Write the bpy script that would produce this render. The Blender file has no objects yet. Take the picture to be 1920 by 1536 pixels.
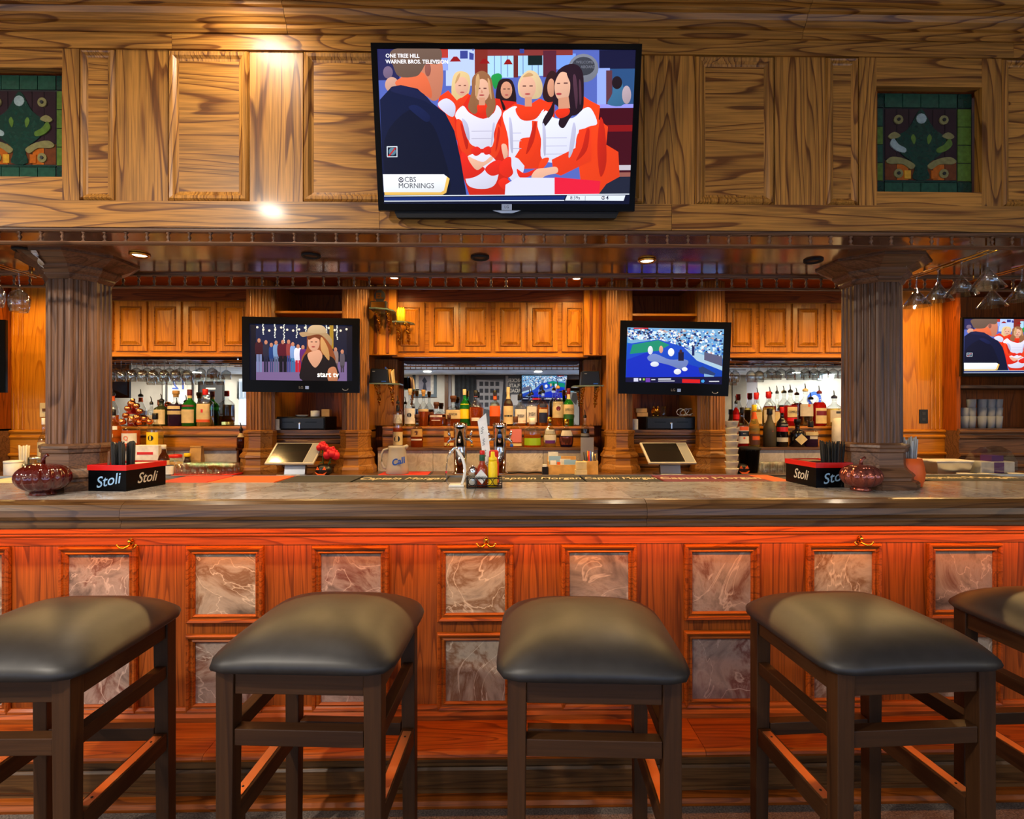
import bpy, bmesh, math, random
from math import sin, cos, pi, radians as R
from mathutils import Vector, Matrix
random.seed(7)
sc = bpy.context.scene
C = sc.collection

# ---------------------------------------------------------------- camera
F, CX, HY, EYE = 1020.0, 960.0, 776.0, 1.39      # focal length in pixels of a 1920x1536 frame, eye height in metres
TH = math.atan(.0167)
cam = bpy.data.cameras.new('camera')
co = bpy.data.objects.new('camera', cam); C.objects.link(co)
cam.sensor_width = 36; cam.lens = F / 1920 * 36; cam.shift_y = (HY - 768) / 1920
cam.clip_start = .02
co.location = (0, 0, EYE); co.rotation_euler = (pi / 2, 0, -TH)
sc.camera = co

# ---------------------------------------------------------------- world, exposure, room lights
w = bpy.data.worlds.new('world'); sc.world = w; w.use_nodes = True
w.node_tree.nodes['Background'].inputs[0].default_value = (.55, .68, .9, 1)
w.node_tree.nodes['Background'].inputs[1].default_value = .6
vs = sc.view_settings
vs.view_transform = 'Standard'; vs.look = 'None'; vs.exposure = -.12; vs.gamma = 1; vs.use_curve_mapping = False
try:
    sc.cycles.caustics_reflective = False; sc.cycles.caustics_refractive = False
    sc.cycles.sample_clamp_indirect = 4.0; sc.cycles.max_bounces = 6; sc.cycles.transmission_bounces = 5; sc.cycles.diffuse_bounces = 2; sc.cycles.glossy_bounces = 3; sc.cycles.light_sampling_threshold = .03; sc.cycles.adaptive_threshold = .025
    sc.cycles.transparent_max_bounces = 8
except Exception: pass

def light(name, kind, loc, power, col, size=.1, size_y=None, rot=(0, 0, 0), spot=None, spread=None):
    l = bpy.data.lights.new(name, kind); l.energy = power; l.color = col
    if kind == 'AREA':
        l.shape = 'RECTANGLE' if size_y else 'DISK'; l.size = size
        if size_y: l.size_y = size_y
        if spread: l.spread = spread
    elif kind == 'SPOT':
        l.spot_size = spot or R(90); l.spot_blend = .6; l.shadow_soft_size = size
    else: l.shadow_soft_size = size
    o = bpy.data.objects.new(name, l); C.objects.link(o); o.location = loc; o.rotation_euler = rot
    return o

WARM, WHITE, COOL, ORANGE = (1, .72, .42), (1, .90, .76), (.72, .85, 1), (1, .30, .035)
DOWN = [(-1.66, .05, 92), (-.92, 1.77, 5), (.6, .3, 2), (-4.1, .2, 120), (2.6, -.6, 2), (0, -.9, 6)]
for x, y, p in DOWN:                                       # recessed cans of the room ceiling
    light('ceiling_can_light', 'AREA', (x, y, 2.845), p, WHITE, .16)
REAR = [(-8.2, -2.3, 75), (-6.6, -2.3, 70), (-1.6, -2.0, 44), (.75, -2.0, 36), (6.4, -2.2, 80), (8.0, -2.2, 75)]
for x, y, p in REAR:                                       # cans of the lowered ceiling along the rear wall
    light('rear_can_light', 'AREA', (x, y, 2.285), p, WHITE, .16)
for x0, x1 in ((-6.1, -3.4), (2.1, 5.1)):                  # cool lamps at the two added, unseen rear windows
    light('window_daylight', 'AREA', ((x0 + x1) / 2, -3.12, 1.45), 12, COOL, x1 - x0, 1.5, rot=(R(90), 0, 0))
light('bar_led_light', 'AREA', (0, 2.055, .966), 20, ORANGE, 5.8, .02, rot=(R(14), 0, 0))
# ---------------------------------------------------------------- helpers
def W(px, py, Y):
    dx = (px - CX) / F
    t = Y / (cos(TH) - dx * sin(TH))
    return Vector((t * (sin(TH) + dx * cos(TH)), Y, EYE - (py - HY) / F * t))
def X(px, Y): return W(px, 776, Y).x
def Z(py, Y, px=943): return W(px, py, Y).z

class MB:
    def __init__(s): s.v = []; s.f = []; s.m = []; s.s = []; s.c = []
    def add(s, vs_, fs, mat=0, smooth=False, col=None):
        n = len(s.v); s.v += [tuple(p) for p in vs_]
        for f in fs:
            s.f.append([i + n for i in f]); s.m.append(mat); s.s.append(smooth); s.c.append(col)
        return s
    def box(s, x0, x1, y0, y1, z0, z1, mat=0):
        x0, x1 = sorted((x0, x1)); y0, y1 = sorted((y0, y1)); z0, z1 = sorted((z0, z1))
        return s.add([(x0,y0,z0),(x1,y0,z0),(x1,y1,z0),(x0,y1,z0),(x0,y0,z1),(x1,y0,z1),(x1,y1,z1),(x0,y1,z1)],
              [(0,3,2,1),(4,5,6,7),(0,1,5,4),(1,2,6,5),(2,3,7,6),(3,0,4,7)], mat)
    def cbox(s, c, dx, dy, dz, mat=0):
        return s.box(c[0]-dx/2, c[0]+dx/2, c[1]-dy/2, c[1]+dy/2, c[2]-dz/2, c[2]+dz/2, mat)
    def loft(s, rings, cap=True, mat=0, smooth=False, closed=True, matfn=None):
        n = len(rings[0]); v = [p for r in rings for p in r]
        for k in range(len(rings) - 1):
            m = matfn(k) if matfn else mat
            fs = []
            for i in range(n if closed else n - 1):
                j = (i + 1) % n
                fs.append((k*n+i, k*n+j, (k+1)*n+j, (k+1)*n+i))
            if k == 0: base = len(s.v); s.v += [tuple(p) for p in v]
            for f in fs:
                s.f.append([i + base for i in f]); s.m.append(m); s.s.append(smooth); s.c.append(None)
        if cap:
            for idx, k in ((0, 0), (1, len(rings) - 1)):
                f = [base + k*n + i for i in range(n)]
                if idx == 0: f.reverse()
                s.f.append(f); s.m.append(matfn(min(k, len(rings)-2)) if matfn else mat); s.s.append(False); s.c.append(None)
        return s
    def prism_x(s, prof, x0, x1, mat=0):                     # profile of (y, z) run along x
        return s.loft([[(x0, y, z) for y, z in prof], [(x1, y, z) for y, z in prof]], mat=mat)
    def prism_z(s, poly, z0, z1, mat=0):
        return s.loft([[(x, y, z0) for x, y in poly], [(x, y, z1) for x, y in poly]], mat=mat)
    def prism_y(s, poly, y0, y1, mat=0):                     # polygon of (x, z) given depth along y
        return s.loft([[(x, y0, z) for x, z in poly], [(x, y1, z) for x, z in poly]], mat=mat)
    def lathe(s, prof, n=16, c=(0, 0, 0), ph=0, mat=0, smooth=True, sx=1, sy=1, matfn=None, ex=2, cap=True):
        rings = []
        for r, z in prof:
            ring = []
            for i in range(n):
                a = 2*pi*i/n + ph
                ca, sa = cos(a), sin(a)
                if ex != 2:
                    k = (abs(ca)**ex + abs(sa)**ex) ** (-1/ex); ca *= k; sa *= k
                ring.append((c[0] + r*ca*sx, c[1] + r*sa*sy, c[2] + z))
            rings.append(ring)
        return s.loft(rings, mat=mat, smooth=smooth, matfn=matfn, cap=cap)
    def tube(s, pts, r, n=8, mat=0, smooth=True, closed=False):
        pts = [Vector(p) for p in pts]; rings = []
        m = len(pts)
        for i, p in enumerate(pts):
            a = pts[(i-1) % m] if closed or i > 0 else p
            b = pts[(i+1) % m] if closed or i < m-1 else p
            d = (b - a).normalized() if (b - a).length > 1e-9 else Vector((0, 0, 1))
            u = d.cross(Vector((0, 0, 1)))
            if u.length < 1e-3: u = d.cross(Vector((0, 1, 0)))
            u.normalize(); v = d.cross(u)
            rr = r[i] if isinstance(r, (list, tuple)) else r
            rings.append([p + (u*cos(2*pi*k/n) + v*sin(2*pi*k/n))*rr for k in range(n)])
        if closed: rings.append(rings[0])
        return s.loft(rings, cap=not closed, mat=mat, smooth=smooth)
    def ball(s, c, r, n=10, m=7, mat=0, sz=1):
        prof = [(r*sin(pi*k/m) if 0 < k < m else r*.02, -r*sz*cos(pi*k/m)) for k in range(m+1)]
        return s.lathe(prof, n, c, mat=mat)

WL = {}
def wloc(o):
    p = Vector((0, 0, 0))
    while o is not None: p = p + Vector(o.location); o = o.parent
    return p
def O(name, mb, mats, parent=None, world=True, bev=0, loc=None):
    me = bpy.data.meshes.new(name)
    off = wloc(parent) if (world and parent is not None) else Vector((0, 0, 0))
    if loc is not None: off = Vector((0, 0, 0))
    v = [(p[0]-off.x, p[1]-off.y, p[2]-off.z) for p in mb.v] if off.length else mb.v
    me.from_pydata(v, [], mb.f)
    for m in (mats if isinstance(mats, (list, tuple)) else [mats]): me.materials.append(M[m] if isinstance(m, str) else m)
    me.polygons.foreach_set('material_index', mb.m); me.polygons.foreach_set('use_smooth', mb.s)
    if any(c is not None for c in mb.c):
        at = me.color_attributes.new('Col', 'FLOAT_COLOR', 'CORNER')
        for p, c in zip(me.polygons, mb.c):
            for q_, li in enumerate(p.loop_indices): at.data[li].color = (*((c[q_] if isinstance(c, list) else c) or (.5, .5, .5)), 1)
    bm = bmesh.new(); bm.from_mesh(me)
    if not any(c is not None for c in mb.c): bmesh.ops.recalc_face_normals(bm, faces=bm.faces)
    if bev:
        bmesh.ops.bevel(bm, geom=[e for e in bm.edges if len(e.link_faces) == 2 and e.calc_face_angle(0) > .5], offset=bev,
                        segments=2, affect='EDGES', clamp_overlap=True, profile=.5)
    bm.to_mesh(me); bm.free()
    me.update()
    o = bpy.data.objects.new(name, me); C.objects.link(o)
    if parent is not None: o.parent = parent
    if loc is not None: o.location = loc
    return o
def tag(o, label=None, cat=None, group=None, kind=None):
    if label: o['label'] = label
    if cat: o['category'] = cat
    if group: o['group'] = group
    if kind: o['kind'] = kind
    return o
def T(name, label, cat, loc=(0, 0, 0), group=None, rot=0):
    o = bpy.data.objects.new(name, None); C.objects.link(o); o.empty_display_size = .05
    o.location = loc; o.rotation_euler = (0, 0, rot)
    return tag(o, label, cat, group)
def S(o): o['kind'] = 'structure'; return o
def inst(mesh, name, parent, loc, rot=None):
    o = bpy.data.objects.new(name, mesh); C.objects.link(o); o.parent = parent; o.location = loc
    if rot: o.rotation_euler = rot
    return o
def dup(root, loc, rot=None, label=None, group=None):
    r = root.copy(); C.objects.link(r); r.location = loc
    if rot is not None: r.rotation_euler = (0, 0, rot)
    if label: r['label'] = label
    if group: r['group'] = group
    for ch in list(root.children):
        c = ch.copy(); C.objects.link(c); c.parent = r
        for g in list(ch.children):
            d = g.copy(); C.objects.link(d); d.parent = c
    return r
def text(name, body, size, mat, parent, loc, rot=(R(90), 0, 0), ext=.0004, shear=0, bold=0, align='CENTER', sx=1):
    cu = bpy.data.curves.new('t', 'FONT'); cu.body = body; cu.size = size; cu.align_x = align; cu.align_y = 'CENTER'
    cu.extrude = ext; cu.shear = shear; cu.offset = bold; cu.resolution_u = 3
    t = bpy.data.objects.new('t', cu)
    me = bpy.data.meshes.new_from_object(t)
    bpy.data.objects.remove(t); bpy.data.curves.remove(cu)
    me.transform(Matrix.Diagonal((sx, 1, 1, 1)))
    me.materials.clear(); me.materials.append(M[mat]); me.name = name
    o = bpy.data.objects.new(name, me); C.objects.link(o); o.parent = parent
    o.location = loc; o.rotation_euler = rot
    return o
def lin(c):
    return tuple(((x/255)/12.92 if x/255 <= .04045 else ((x/255+.055)/1.055)**2.4) for x in c)
def smooth_poly(p, k=4):
    n = len(p); out = []
    for i in range(n):
        p0, p1, p2, p3 = p[(i-1) % n], p[i], p[(i+1) % n], p[(i+2) % n]
        for j in range(k):
            t = j/k
            out.append(tuple(.5*((2*p1[a]) + (-p0[a]+p2[a])*t + (2*p0[a]-5*p1[a]+4*p2[a]-p3[a])*t*t + (-p0[a]+3*p1[a]-3*p2[a]+p3[a])*t**3) for a in (0, 1)))
    return out
def ell(cx, cy, rx, ry, n=20): return [(cx + rx*cos(2*pi*i/n), cy + ry*sin(2*pi*i/n)) for i in range(n)]
def rect(x0, y0, x1, y1): return [(x0, y0), (x1, y0), (x1, y1), (x0, y1)]
def picture(name, layers, mapf, mat, parent, y=0.0, step=.00012):
    """flat picture in the local xz plane facing -y: layers of (polygon, sRGB) through mapf(x, y) -> (x, z)"""
    mb = MB()
    for k, (poly, col) in enumerate(layers):
        pts = [mapf(*p) for p in poly]
        a = sum(pts[i][0]*pts[(i+1) % len(pts)][1] - pts[(i+1) % len(pts)][0]*pts[i][1] for i in range(len(pts)))
        if a < 0: pts.reverse()
        zs = [p[1] for p in pts]; xs_ = [p[0] for p in pts]; c_ = lin(col); zr_ = max(1e-6, max(zs)-min(zs)); xr_ = max(1e-6, max(xs_)-min(xs_))
        sh_ = [.86 + .26*(p[1]-min(zs))/zr_ - .10*((p[0]-min(xs_))/xr_-.5) for p in pts] if len(pts) > 5 else [1]*len(pts)
        mb.add([(p[0], y - k*step, p[1]) for p in pts], [list(range(len(pts)))], col=[tuple(v*s_ for v in c_) for s_ in sh_])
    return O(name, mb, mat, parent, world=False)

# ---------------------------------------------------------------- materials
M = {}
def newmat(name):
    m = bpy.data.materials.new(name); m.use_nodes = True; M[name] = m
    return m, m.node_tree, m.node_tree.nodes['Principled BSDF']
def nd(nt, t, **kw):
    n = nt.nodes.new(t)
    for k, v in kw.items():
        if k.startswith('_'): setattr(n, k[1:], v)
        else:
            key = int(k[1:]) if k[0] == 'i' and k[1:].isdigit() else k
            n.inputs[key].default_value = v
    return n
def ramp(nt, stops, interp='LINEAR'):
    r = nt.nodes.new('ShaderNodeValToRGB'); r.color_ramp.interpolation = interp
    e = r.color_ramp.elements
    while len(e) < len(stops): e.new(.5)
    for el, (p, c) in zip(e, stops): el.position = p; el.color = (*c, 1) if len(c) == 3 else c
    return r
def plain(name, col, rough=.5, metal=0, trans=0, ior=1.45, emit=None, es=0, coat=0, spec=None, alpha=1, srgb=True, var=0):
    m, nt, b = newmat(name)
    c = lin(col) if srgb else col
    b.inputs['Base Color'].default_value = (*c, 1); b.inputs['Roughness'].default_value = rough
    b.inputs['Metallic'].default_value = metal; b.inputs['Transmission Weight'].default_value = trans; b.inputs['IOR'].default_value = ior
    b.inputs['Coat Weight'].default_value = coat
    if spec is not None: b.inputs['Specular IOR Level'].default_value = spec
    if emit: b.inputs['Emission Color'].default_value = (*lin(emit), 1); b.inputs['Emission Strength'].default_value = es
    if var:                                                   # slight mottling so that no surface is dead flat
        tc = nd(nt, 'ShaderNodeTexCoord'); n = nd(nt, 'ShaderNodeTexNoise', Scale=var, Detail=3.0)
        nt.links.new(tc.outputs['Object'], n.inputs['Vector'])
        r = ramp(nt, [(.3, tuple(x*.78 for x in c)), (.7, tuple(min(1, x*1.15) for x in c))])
        nt.links.new(n.outputs['Fac'], r.inputs[0]); nt.links.new(r.outputs[0], b.inputs['Base Color'])
    return m
def oak(name, axis, light_, dark, rings=30, rough=.40, coat=.08, var=.22, scale=3.6, pore=.6):
    m, nt, b = newmat(name); L = nt.links.new
    tc = nd(nt, 'ShaderNodeTexCoord'); oi = nd(nt, 'ShaderNodeObjectInfo')
    mul = nd(nt, 'ShaderNodeVectorMath', _operation='MULTIPLY'); mul.inputs[1].default_value = (31.7, 17.3, 23.9)
    L(oi.outputs['Random'], mul.inputs[0])
    add = nd(nt, 'ShaderNodeVectorMath', _operation='ADD'); L(tc.outputs['Object'], add.inputs[0]); L(mul.outputs[0], add.inputs[1])
    al = 'XYZ'.index(axis)
    mp = nd(nt, 'ShaderNodeMapping'); s_ = [1, 1, 1]; s_[al] = .085; mp.inputs['Scale'].default_value = s_; L(add.outputs[0], mp.inputs['Vector'])
    n1 = nd(nt, 'ShaderNodeTexNoise', Scale=scale, Detail=3.0, Roughness=.45, Distortion=.25); L(mp.outputs[0], n1.inputs['Vector'])
    mm = nd(nt, 'ShaderNodeMath', _operation='MULTIPLY', i1=rings); L(n1.outputs['Fac'], mm.inputs[0])
    fr = nd(nt, 'ShaderNodeMath', _operation='FRACT'); L(mm.outputs[0], fr.inputs[0])
    mid = tuple(a*.62 + c*.38 for a, c in zip(light_, dark))
    r1 = ramp(nt, [(0, light_), (.52, tuple(x*.94 for x in light_)), (.76, mid), (.88, dark), (.95, dark), (1, light_)]); L(fr.outputs[0], r1.inputs[0])
    mp2 = nd(nt, 'ShaderNodeMapping'); s2 = [170, 170, 170]; s2[al] = 5; mp2.inputs['Scale'].default_value = s2; L(add.outputs[0], mp2.inputs['Vector'])
    n2 = nd(nt, 'ShaderNodeTexNoise', Scale=1.0, Detail=2.0); L(mp2.outputs[0], n2.inputs['Vector'])
    r2 = ramp(nt, [(.38, (pore,)*3), (.6, (1, 1, 1))]); L(n2.outputs['Fac'], r2.inputs[0])
    mx = nd(nt, 'ShaderNodeMix', _data_type='RGBA', _blend_type='MULTIPLY'); mx.inputs[0].default_value = 1
    L(r1.outputs[0], mx.inputs[6]); L(r2.outputs[0], mx.inputs[7])
    mp3 = nd(nt, 'ShaderNodeMapping'); s3 = [2.2]*3; s3[al] = .8; mp3.inputs['Scale'].default_value = s3; L(add.outputs[0], mp3.inputs['Vector'])
    n3 = nd(nt, 'ShaderNodeTexNoise', Scale=1.0, Detail=1.0); L(mp3.outputs[0], n3.inputs['Vector'])
    v1 = nd(nt, 'ShaderNodeMath', _operation='MULTIPLY_ADD', i1=var*2, i2=1-var); L(n3.outputs['Fac'], v1.inputs[0])
    v2 = nd(nt, 'ShaderNodeMath', _operation='MULTIPLY_ADD', i1=var, i2=1-var/2); L(oi.outputs['Random'], v2.inputs[0])
    v3 = nd(nt, 'ShaderNodeMath', _operation='MULTIPLY'); L(v1.outputs[0], v3.inputs[0]); L(v2.outputs[0], v3.inputs[1])
    mx2 = nd(nt, 'ShaderNodeMix', _data_type='RGBA', _blend_type='MULTIPLY'); mx2.inputs[0].default_value = 1
    L(mx.outputs[2], mx2.inputs[6]); L(v3.outputs[0], mx2.inputs[7])
    L(mx2.outputs[2], b.inputs['Base Color'])
    b.inputs['Specular IOR Level'].default_value = .25 if name[:3] in ('sto', 'red') else .35
    b.inputs['Roughness'].default_value = rough; b.inputs['Coat Weight'].default_value = coat; b.inputs['Coat Roughness'].default_value = .12
    bp = nd(nt, 'ShaderNodeBump', Strength=.12, Distance=.002); L(n2.outputs['Fac'], bp.inputs['Height']); L(bp.outputs[0], b.inputs['Normal'])
    return m
OL, OD = (.53, .222, .036), (.18, .056, .007)
for ax in 'XYZ':
    oak('oak_' + ax, ax, OL, OD)
    oak('honey_' + ax, ax, (.60, .215, .012), (.42, .13, .007), rings=18, var=.15, pore=.78, rough=.3)
    oak('amber_' + ax, ax, (.42, .165, .026), (.24, .085, .012), rings=20, var=.2, pore=.7)
    oak('walnut_' + ax, ax, (.20, .092, .043), (.10, .042, .019), rings=18, var=.25)
    oak('red_oak_' + ax, ax, (.33, .072, .005), (.17, .034, .002), rings=26, var=.22, pore=.7, rough=.5, coat=.03)
    oak('stool_wood_' + ax, ax, (.046, .0175, .0052), (.028, .010, .003), rings=8, var=.25, pore=.8, rough=.5, coat=.0)
    oak('nosing_' + ax, ax, (.13, .056, .016), (.07, .027, .007), rings=22, rough=.34, coat=.16)
oak('soffit_X', 'X', (.20, .075, .022), (.12, .04, .012), rings=12, rough=.14, coat=.8)

def marble(name, cols, vein, scale=5.0, rough=.25, vw=.035, hue=0):
    m, nt, b = newmat(name); L = nt.links.new
    tc = nd(nt, 'ShaderNodeTexCoord'); oi = nd(nt, 'ShaderNodeObjectInfo')
    mul = nd(nt, 'ShaderNodeVectorMath', _operation='MULTIPLY'); mul.inputs[1].default_value = (41.7, 27.3, 13.9); L(oi.outputs['Random'], mul.inputs[0])
    add = nd(nt, 'ShaderNodeVectorMath', _operation='ADD'); L(tc.outputs['Object'], add.inputs[0]); L(mul.outputs[0], add.inputs[1])
    n1 = nd(nt, 'ShaderNodeTexNoise', Scale=scale, Detail=7.0, Roughness=.62, Distortion=1.3); L(add.outputs[0], n1.inputs['Vector'])
    r1 = ramp(nt, [(.28 + .42*i/(len(cols)-1), c) for i, c in enumerate(cols)]); L(n1.outputs['Fac'], r1.inputs[0])
    n2 = nd(nt, 'ShaderNodeTexNoise', Scale=scale*.8, Detail=4.0, Distortion=2.0); L(add.outputs[0], n2.inputs['Vector'])
    a = nd(nt, 'ShaderNodeMath', _operation='SUBTRACT', i1=.5); L(n2.outputs['Fac'], a.inputs[0])
    ab = nd(nt, 'ShaderNodeMath', _operation='ABSOLUTE'); L(a.outputs[0], ab.inputs[0])
    r2 = ramp(nt, [(0, (.8, .8, .8)), (vw, (0, 0, 0))]); L(ab.outputs[0], r2.inputs[0])
    mx = nd(nt, 'ShaderNodeMix', _data_type='RGBA'); L(r2.outputs[0], mx.inputs[0]); L(r1.outputs[0], mx.inputs[6]); mx.inputs[7].default_value = (*vein, 1)
    hs = nd(nt, 'ShaderNodeHueSaturation'); v = nd(nt, 'ShaderNodeMath', _operation='MULTIPLY_ADD', i1=.45, i2=.78); L(oi.outputs['Random'], v.inputs[0])
    hv = nd(nt, 'ShaderNodeMath', _operation='MULTIPLY_ADD', i1=hue, i2=.5-hue*.6); L(oi.outputs['Random'], hv.inputs[0]); L(hv.outputs[0], hs.inputs['Hue'])
    L(v.outputs[0], hs.inputs['Value']); L(mx.outputs[2], hs.inputs['Color']); L(hs.outputs[0], b.inputs['Base Color'])
    b.inputs['Roughness'].default_value = rough
    return m
marble('marble_panel', [(.09, .066, .05), (.21, .155, .115), (.36, .27, .20), (.17, .08, .045), (.44, .34, .26)], (.60, .46, .34), 4.2, vw=.012, hue=.05)
marble('marble_top', [(.24, .205, .185), (.40, .36, .34), (.50, .46, .43), (.33, .275, .24), (.52, .50, .49)], (.55, .53, .52), 5, .12, .02)
marble('marble_grey', [(.30, .25, .21), (.50, .44, .39), (.62, .55, .48), (.42, .35, .30)], (.68, .62, .56), 6, .3)

plain('black', (14, 14, 16), .35); plain('black_gloss', (6, 6, 8), .3, spec=.1); plain('black_matte', (22, 22, 24), .75)
plain('dark_grey', (50, 50, 54), .5); plain('grey', (125, 125, 128), .5); plain('silver', (190, 192, 196), .28, metal=1); plain('chrome', (225, 226, 230), .06, metal=1)
plain('brass', (226, 170, 70), .18, metal=1); plain('copper', (236, 150, 96), .22, metal=1); plain('gold', (220, 165, 60), .2, metal=1)
plain('white', (235, 232, 224), .5, var=8); plain('offwhite', (214, 206, 190), .6, var=8); plain('cream', (222, 200, 150), .6, var=12); plain('paper_white', (236, 233, 226), .7, var=14)
plain('red', (205, 22, 18), .35); plain('red_rubber', (206, 44, 22), .5, var=10); plain('orange', (228, 96, 28), .45); plain('yellow', (246, 208, 24), .4)
plain('tan', (206, 160, 92), .55, var=10); plain('bamboo', (214, 164, 92), .45, var=18); plain('blue', (30, 82, 190), .4); plain('navy', (28, 34, 66), .5); plain('purple', (98, 40, 130), .45)
plain('green_label', (150, 190, 30), .5); plain('brown', (92, 52, 28), .5); plain('maroon', (110, 20, 34), .45); plain('pink', (216, 120, 120), .5)
plain('leather', (36, 33, 32), .46, var=30)
plain('light_blue_text', (150, 190, 226), .4)
plain('wall_white', (222, 220, 212), .85, var=2); plain('wall_grey', (138, 132, 124), .9, var=2); plain('wall_tan', (168, 150, 124), .9, var=2); plain('wall_violet', (150, 148, 158), .9, var=2)
plain('ceiling_paint', (226, 224, 218), .9, var=2); plain('curtain', (60, 64, 70), .95, var=14)
plain('can_glow', (255, 250, 235), .5, emit=(255, 244, 220), es=9); plain('can_off', (70, 50, 38), .4); plain('led', (255, 140, 60), .5, emit=(255, 130, 50), es=1.6)
plain('bulb_glow', (255, 255, 255), .5, emit=(240, 250, 255), es=22); plain('window_low', (220, 235, 255), .6, emit=(130, 185, 255), es=4.5); plain('window_sky', (220, 235, 255), .6, emit=(150, 195, 255), es=2.0)  # both window materials glow for the added rear windows
plain('mirror', (236, 240, 240), .01, metal=1); plain('screen', (6, 6, 9), .3, spec=.2)

def thin(name, col, lo=.05, hi=.75, rough=.03):              # thin clear glass: see-through face-on, shiny at grazing angles
    m = bpy.data.materials.new(name); m.use_nodes = True; M[name] = m; nt = m.node_tree; L = nt.links.new
    for n in list(nt.nodes):
        if n.type == 'BSDF_PRINCIPLED': nt.nodes.remove(n)
    out = nt.nodes['Material Output']; tr = nd(nt, 'ShaderNodeBsdfTransparent'); gl = nd(nt, 'ShaderNodeBsdfGlossy'); mx = nd(nt, 'ShaderNodeMixShader')
    tr.inputs[0].default_value = (*lin(col), 1); gl.inputs[0].default_value = (.95, .97, 1, 1); gl.inputs['Roughness'].default_value = rough
    lw = nd(nt, 'ShaderNodeLayerWeight', Blend=.5); pw = nd(nt, 'ShaderNodeMath', _operation='POWER', i1=3.0); L(lw.outputs['Facing'], pw.inputs[0])
    mr = nd(nt, 'ShaderNodeMath', _operation='MULTIPLY_ADD', i1=hi-lo, i2=lo); L(pw.outputs[0], mr.inputs[0])
    L(mr.outputs[0], mx.inputs[0]); L(tr.outputs[0], mx.inputs[1]); L(gl.outputs[0], mx.inputs[2]); L(mx.outputs[0], out.inputs[0])
thin('glass', (242, 245, 245), .11, .95)
plain('frosted', (232, 226, 224), .45, trans=.6, ior=1.15); thin('plastic_clear', (226, 230, 236), .10, .8, .12)
plain('glass_green', (40, 150, 50), .05, trans=.6, ior=1.25); plain('glass_olive', (66, 78, 44), .08, trans=.5, ior=1.4); plain('glass_brown', (84, 38, 16), .06, trans=.6, ior=1.4); plain('glass_dark', (22, 16, 20), .08, coat=.4)
plain('shelf_glass', (170, 205, 190), .05, trans=.75, ior=1.4)
plain('liq_amber', (226, 128, 44), .05, trans=.75, ior=1.2); plain('liq_dark', (186, 84, 30), .05, trans=.7, ior=1.2); plain('liq_red', (190, 26, 24), .05, trans=.55, ior=1.2)
plain('liq_gold', (238, 206, 110), .05, trans=.8, ior=1.2); plain('liq_purple', (60, 36, 66), .08, trans=.4, ior=1.2); plain('liq_orange', (230, 120, 60), .06, trans=.6, ior=1.2)
plain('pumpkin_glass', (92, 22, 12), .07, trans=.3, ior=1.45, coat=.8); plain('pumpkin_pink', (150, 84, 72), .1, metal=.75)
plain('matte_olive', (72, 64, 46), .55); plain('rose', (196, 12, 36), .6); plain('leaf', (60, 90, 36), .6)
for k, c in dict(gg=(34, 84, 62), gd=(14, 58, 44), gl=(96, 130, 44), gt=(150, 140, 84), gp=(48, 26, 34), ga=(212, 104, 20), gy=(236, 170, 40), gw=(170, 190, 186), go=(120, 58, 24)).items():
    mm_ = plain('stain_' + k, tuple(int(x*.85+8) for x in c), .12, trans=.1, ior=1.3, coat=.5, var=60)
plain('lead', (26, 24, 24), .5)
def tvmat(name, s):
    m, nt, b = newmat(name)
    a = nd(nt, 'ShaderNodeVertexColor', _layer_name='Col')
    nt.links.new(a.outputs[0], b.inputs['Emission Color']); b.inputs['Emission Strength'].default_value = s
    b.inputs['Base Color'].default_value = (.004, .004, .004, 1); b.inputs['Roughness'].default_value = .5; b.inputs['Specular IOR Level'].default_value = .1
tvmat('tv_picture', 1.25)
def printmat(name):
    m, nt, b = newmat(name)
    a = nd(nt, 'ShaderNodeVertexColor', _layer_name='Col'); nt.links.new(a.outputs[0], b.inputs['Base Color']); b.inputs['Roughness'].default_value = .6
printmat('print')
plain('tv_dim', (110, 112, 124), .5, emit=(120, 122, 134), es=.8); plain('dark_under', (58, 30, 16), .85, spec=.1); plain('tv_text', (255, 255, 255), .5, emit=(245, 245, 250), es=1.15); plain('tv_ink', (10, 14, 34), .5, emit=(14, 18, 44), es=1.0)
def carpet():
    m, nt, b = newmat('carpet'); L = nt.links.new
    tc = nd(nt, 'ShaderNodeTexCoord'); n = nd(nt, 'ShaderNodeTexNoise', Scale=160.0, Detail=3.0); L(tc.outputs['Object'], n.inputs['Vector'])
    n2 = nd(nt, 'ShaderNodeTexVoronoi', Scale=9.0); L(tc.outputs['Object'], n2.inputs['Vector'])
    r = ramp(nt, [(.3, (.05, .035, .028)), (.7, (.20, .15, .12))]); L(n.outputs['Fac'], r.inputs[0])
    L(r.outputs[0], b.inputs['Base Color']); b.inputs['Roughness'].default_value = .95
    bp = nd(nt, 'ShaderNodeBump', Strength=.6, Distance=.006); L(n.outputs['Fac'], bp.inputs['Height']); L(bp.outputs[0], b.inputs['Normal'])
carpet()

plain('green_ink', (20, 74, 48), .5); plain('gg_label', (40, 96, 44), .5); plain('straw_clear', (220, 224, 228), .25, trans=.4, ior=1.2); plain('sauce', (150, 48, 14), .12, coat=.3)
plain('till_body', (176, 168, 156), .35); plain('cup_plastic', (200, 206, 216), .2, trans=.45, ior=1.1); plain('till_glass', (30, 26, 24), .12, coat=.4); plain('wall_blue', (86, 104, 118), .5); plain('photo_print', (150, 150, 170), .5, var=6)
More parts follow.
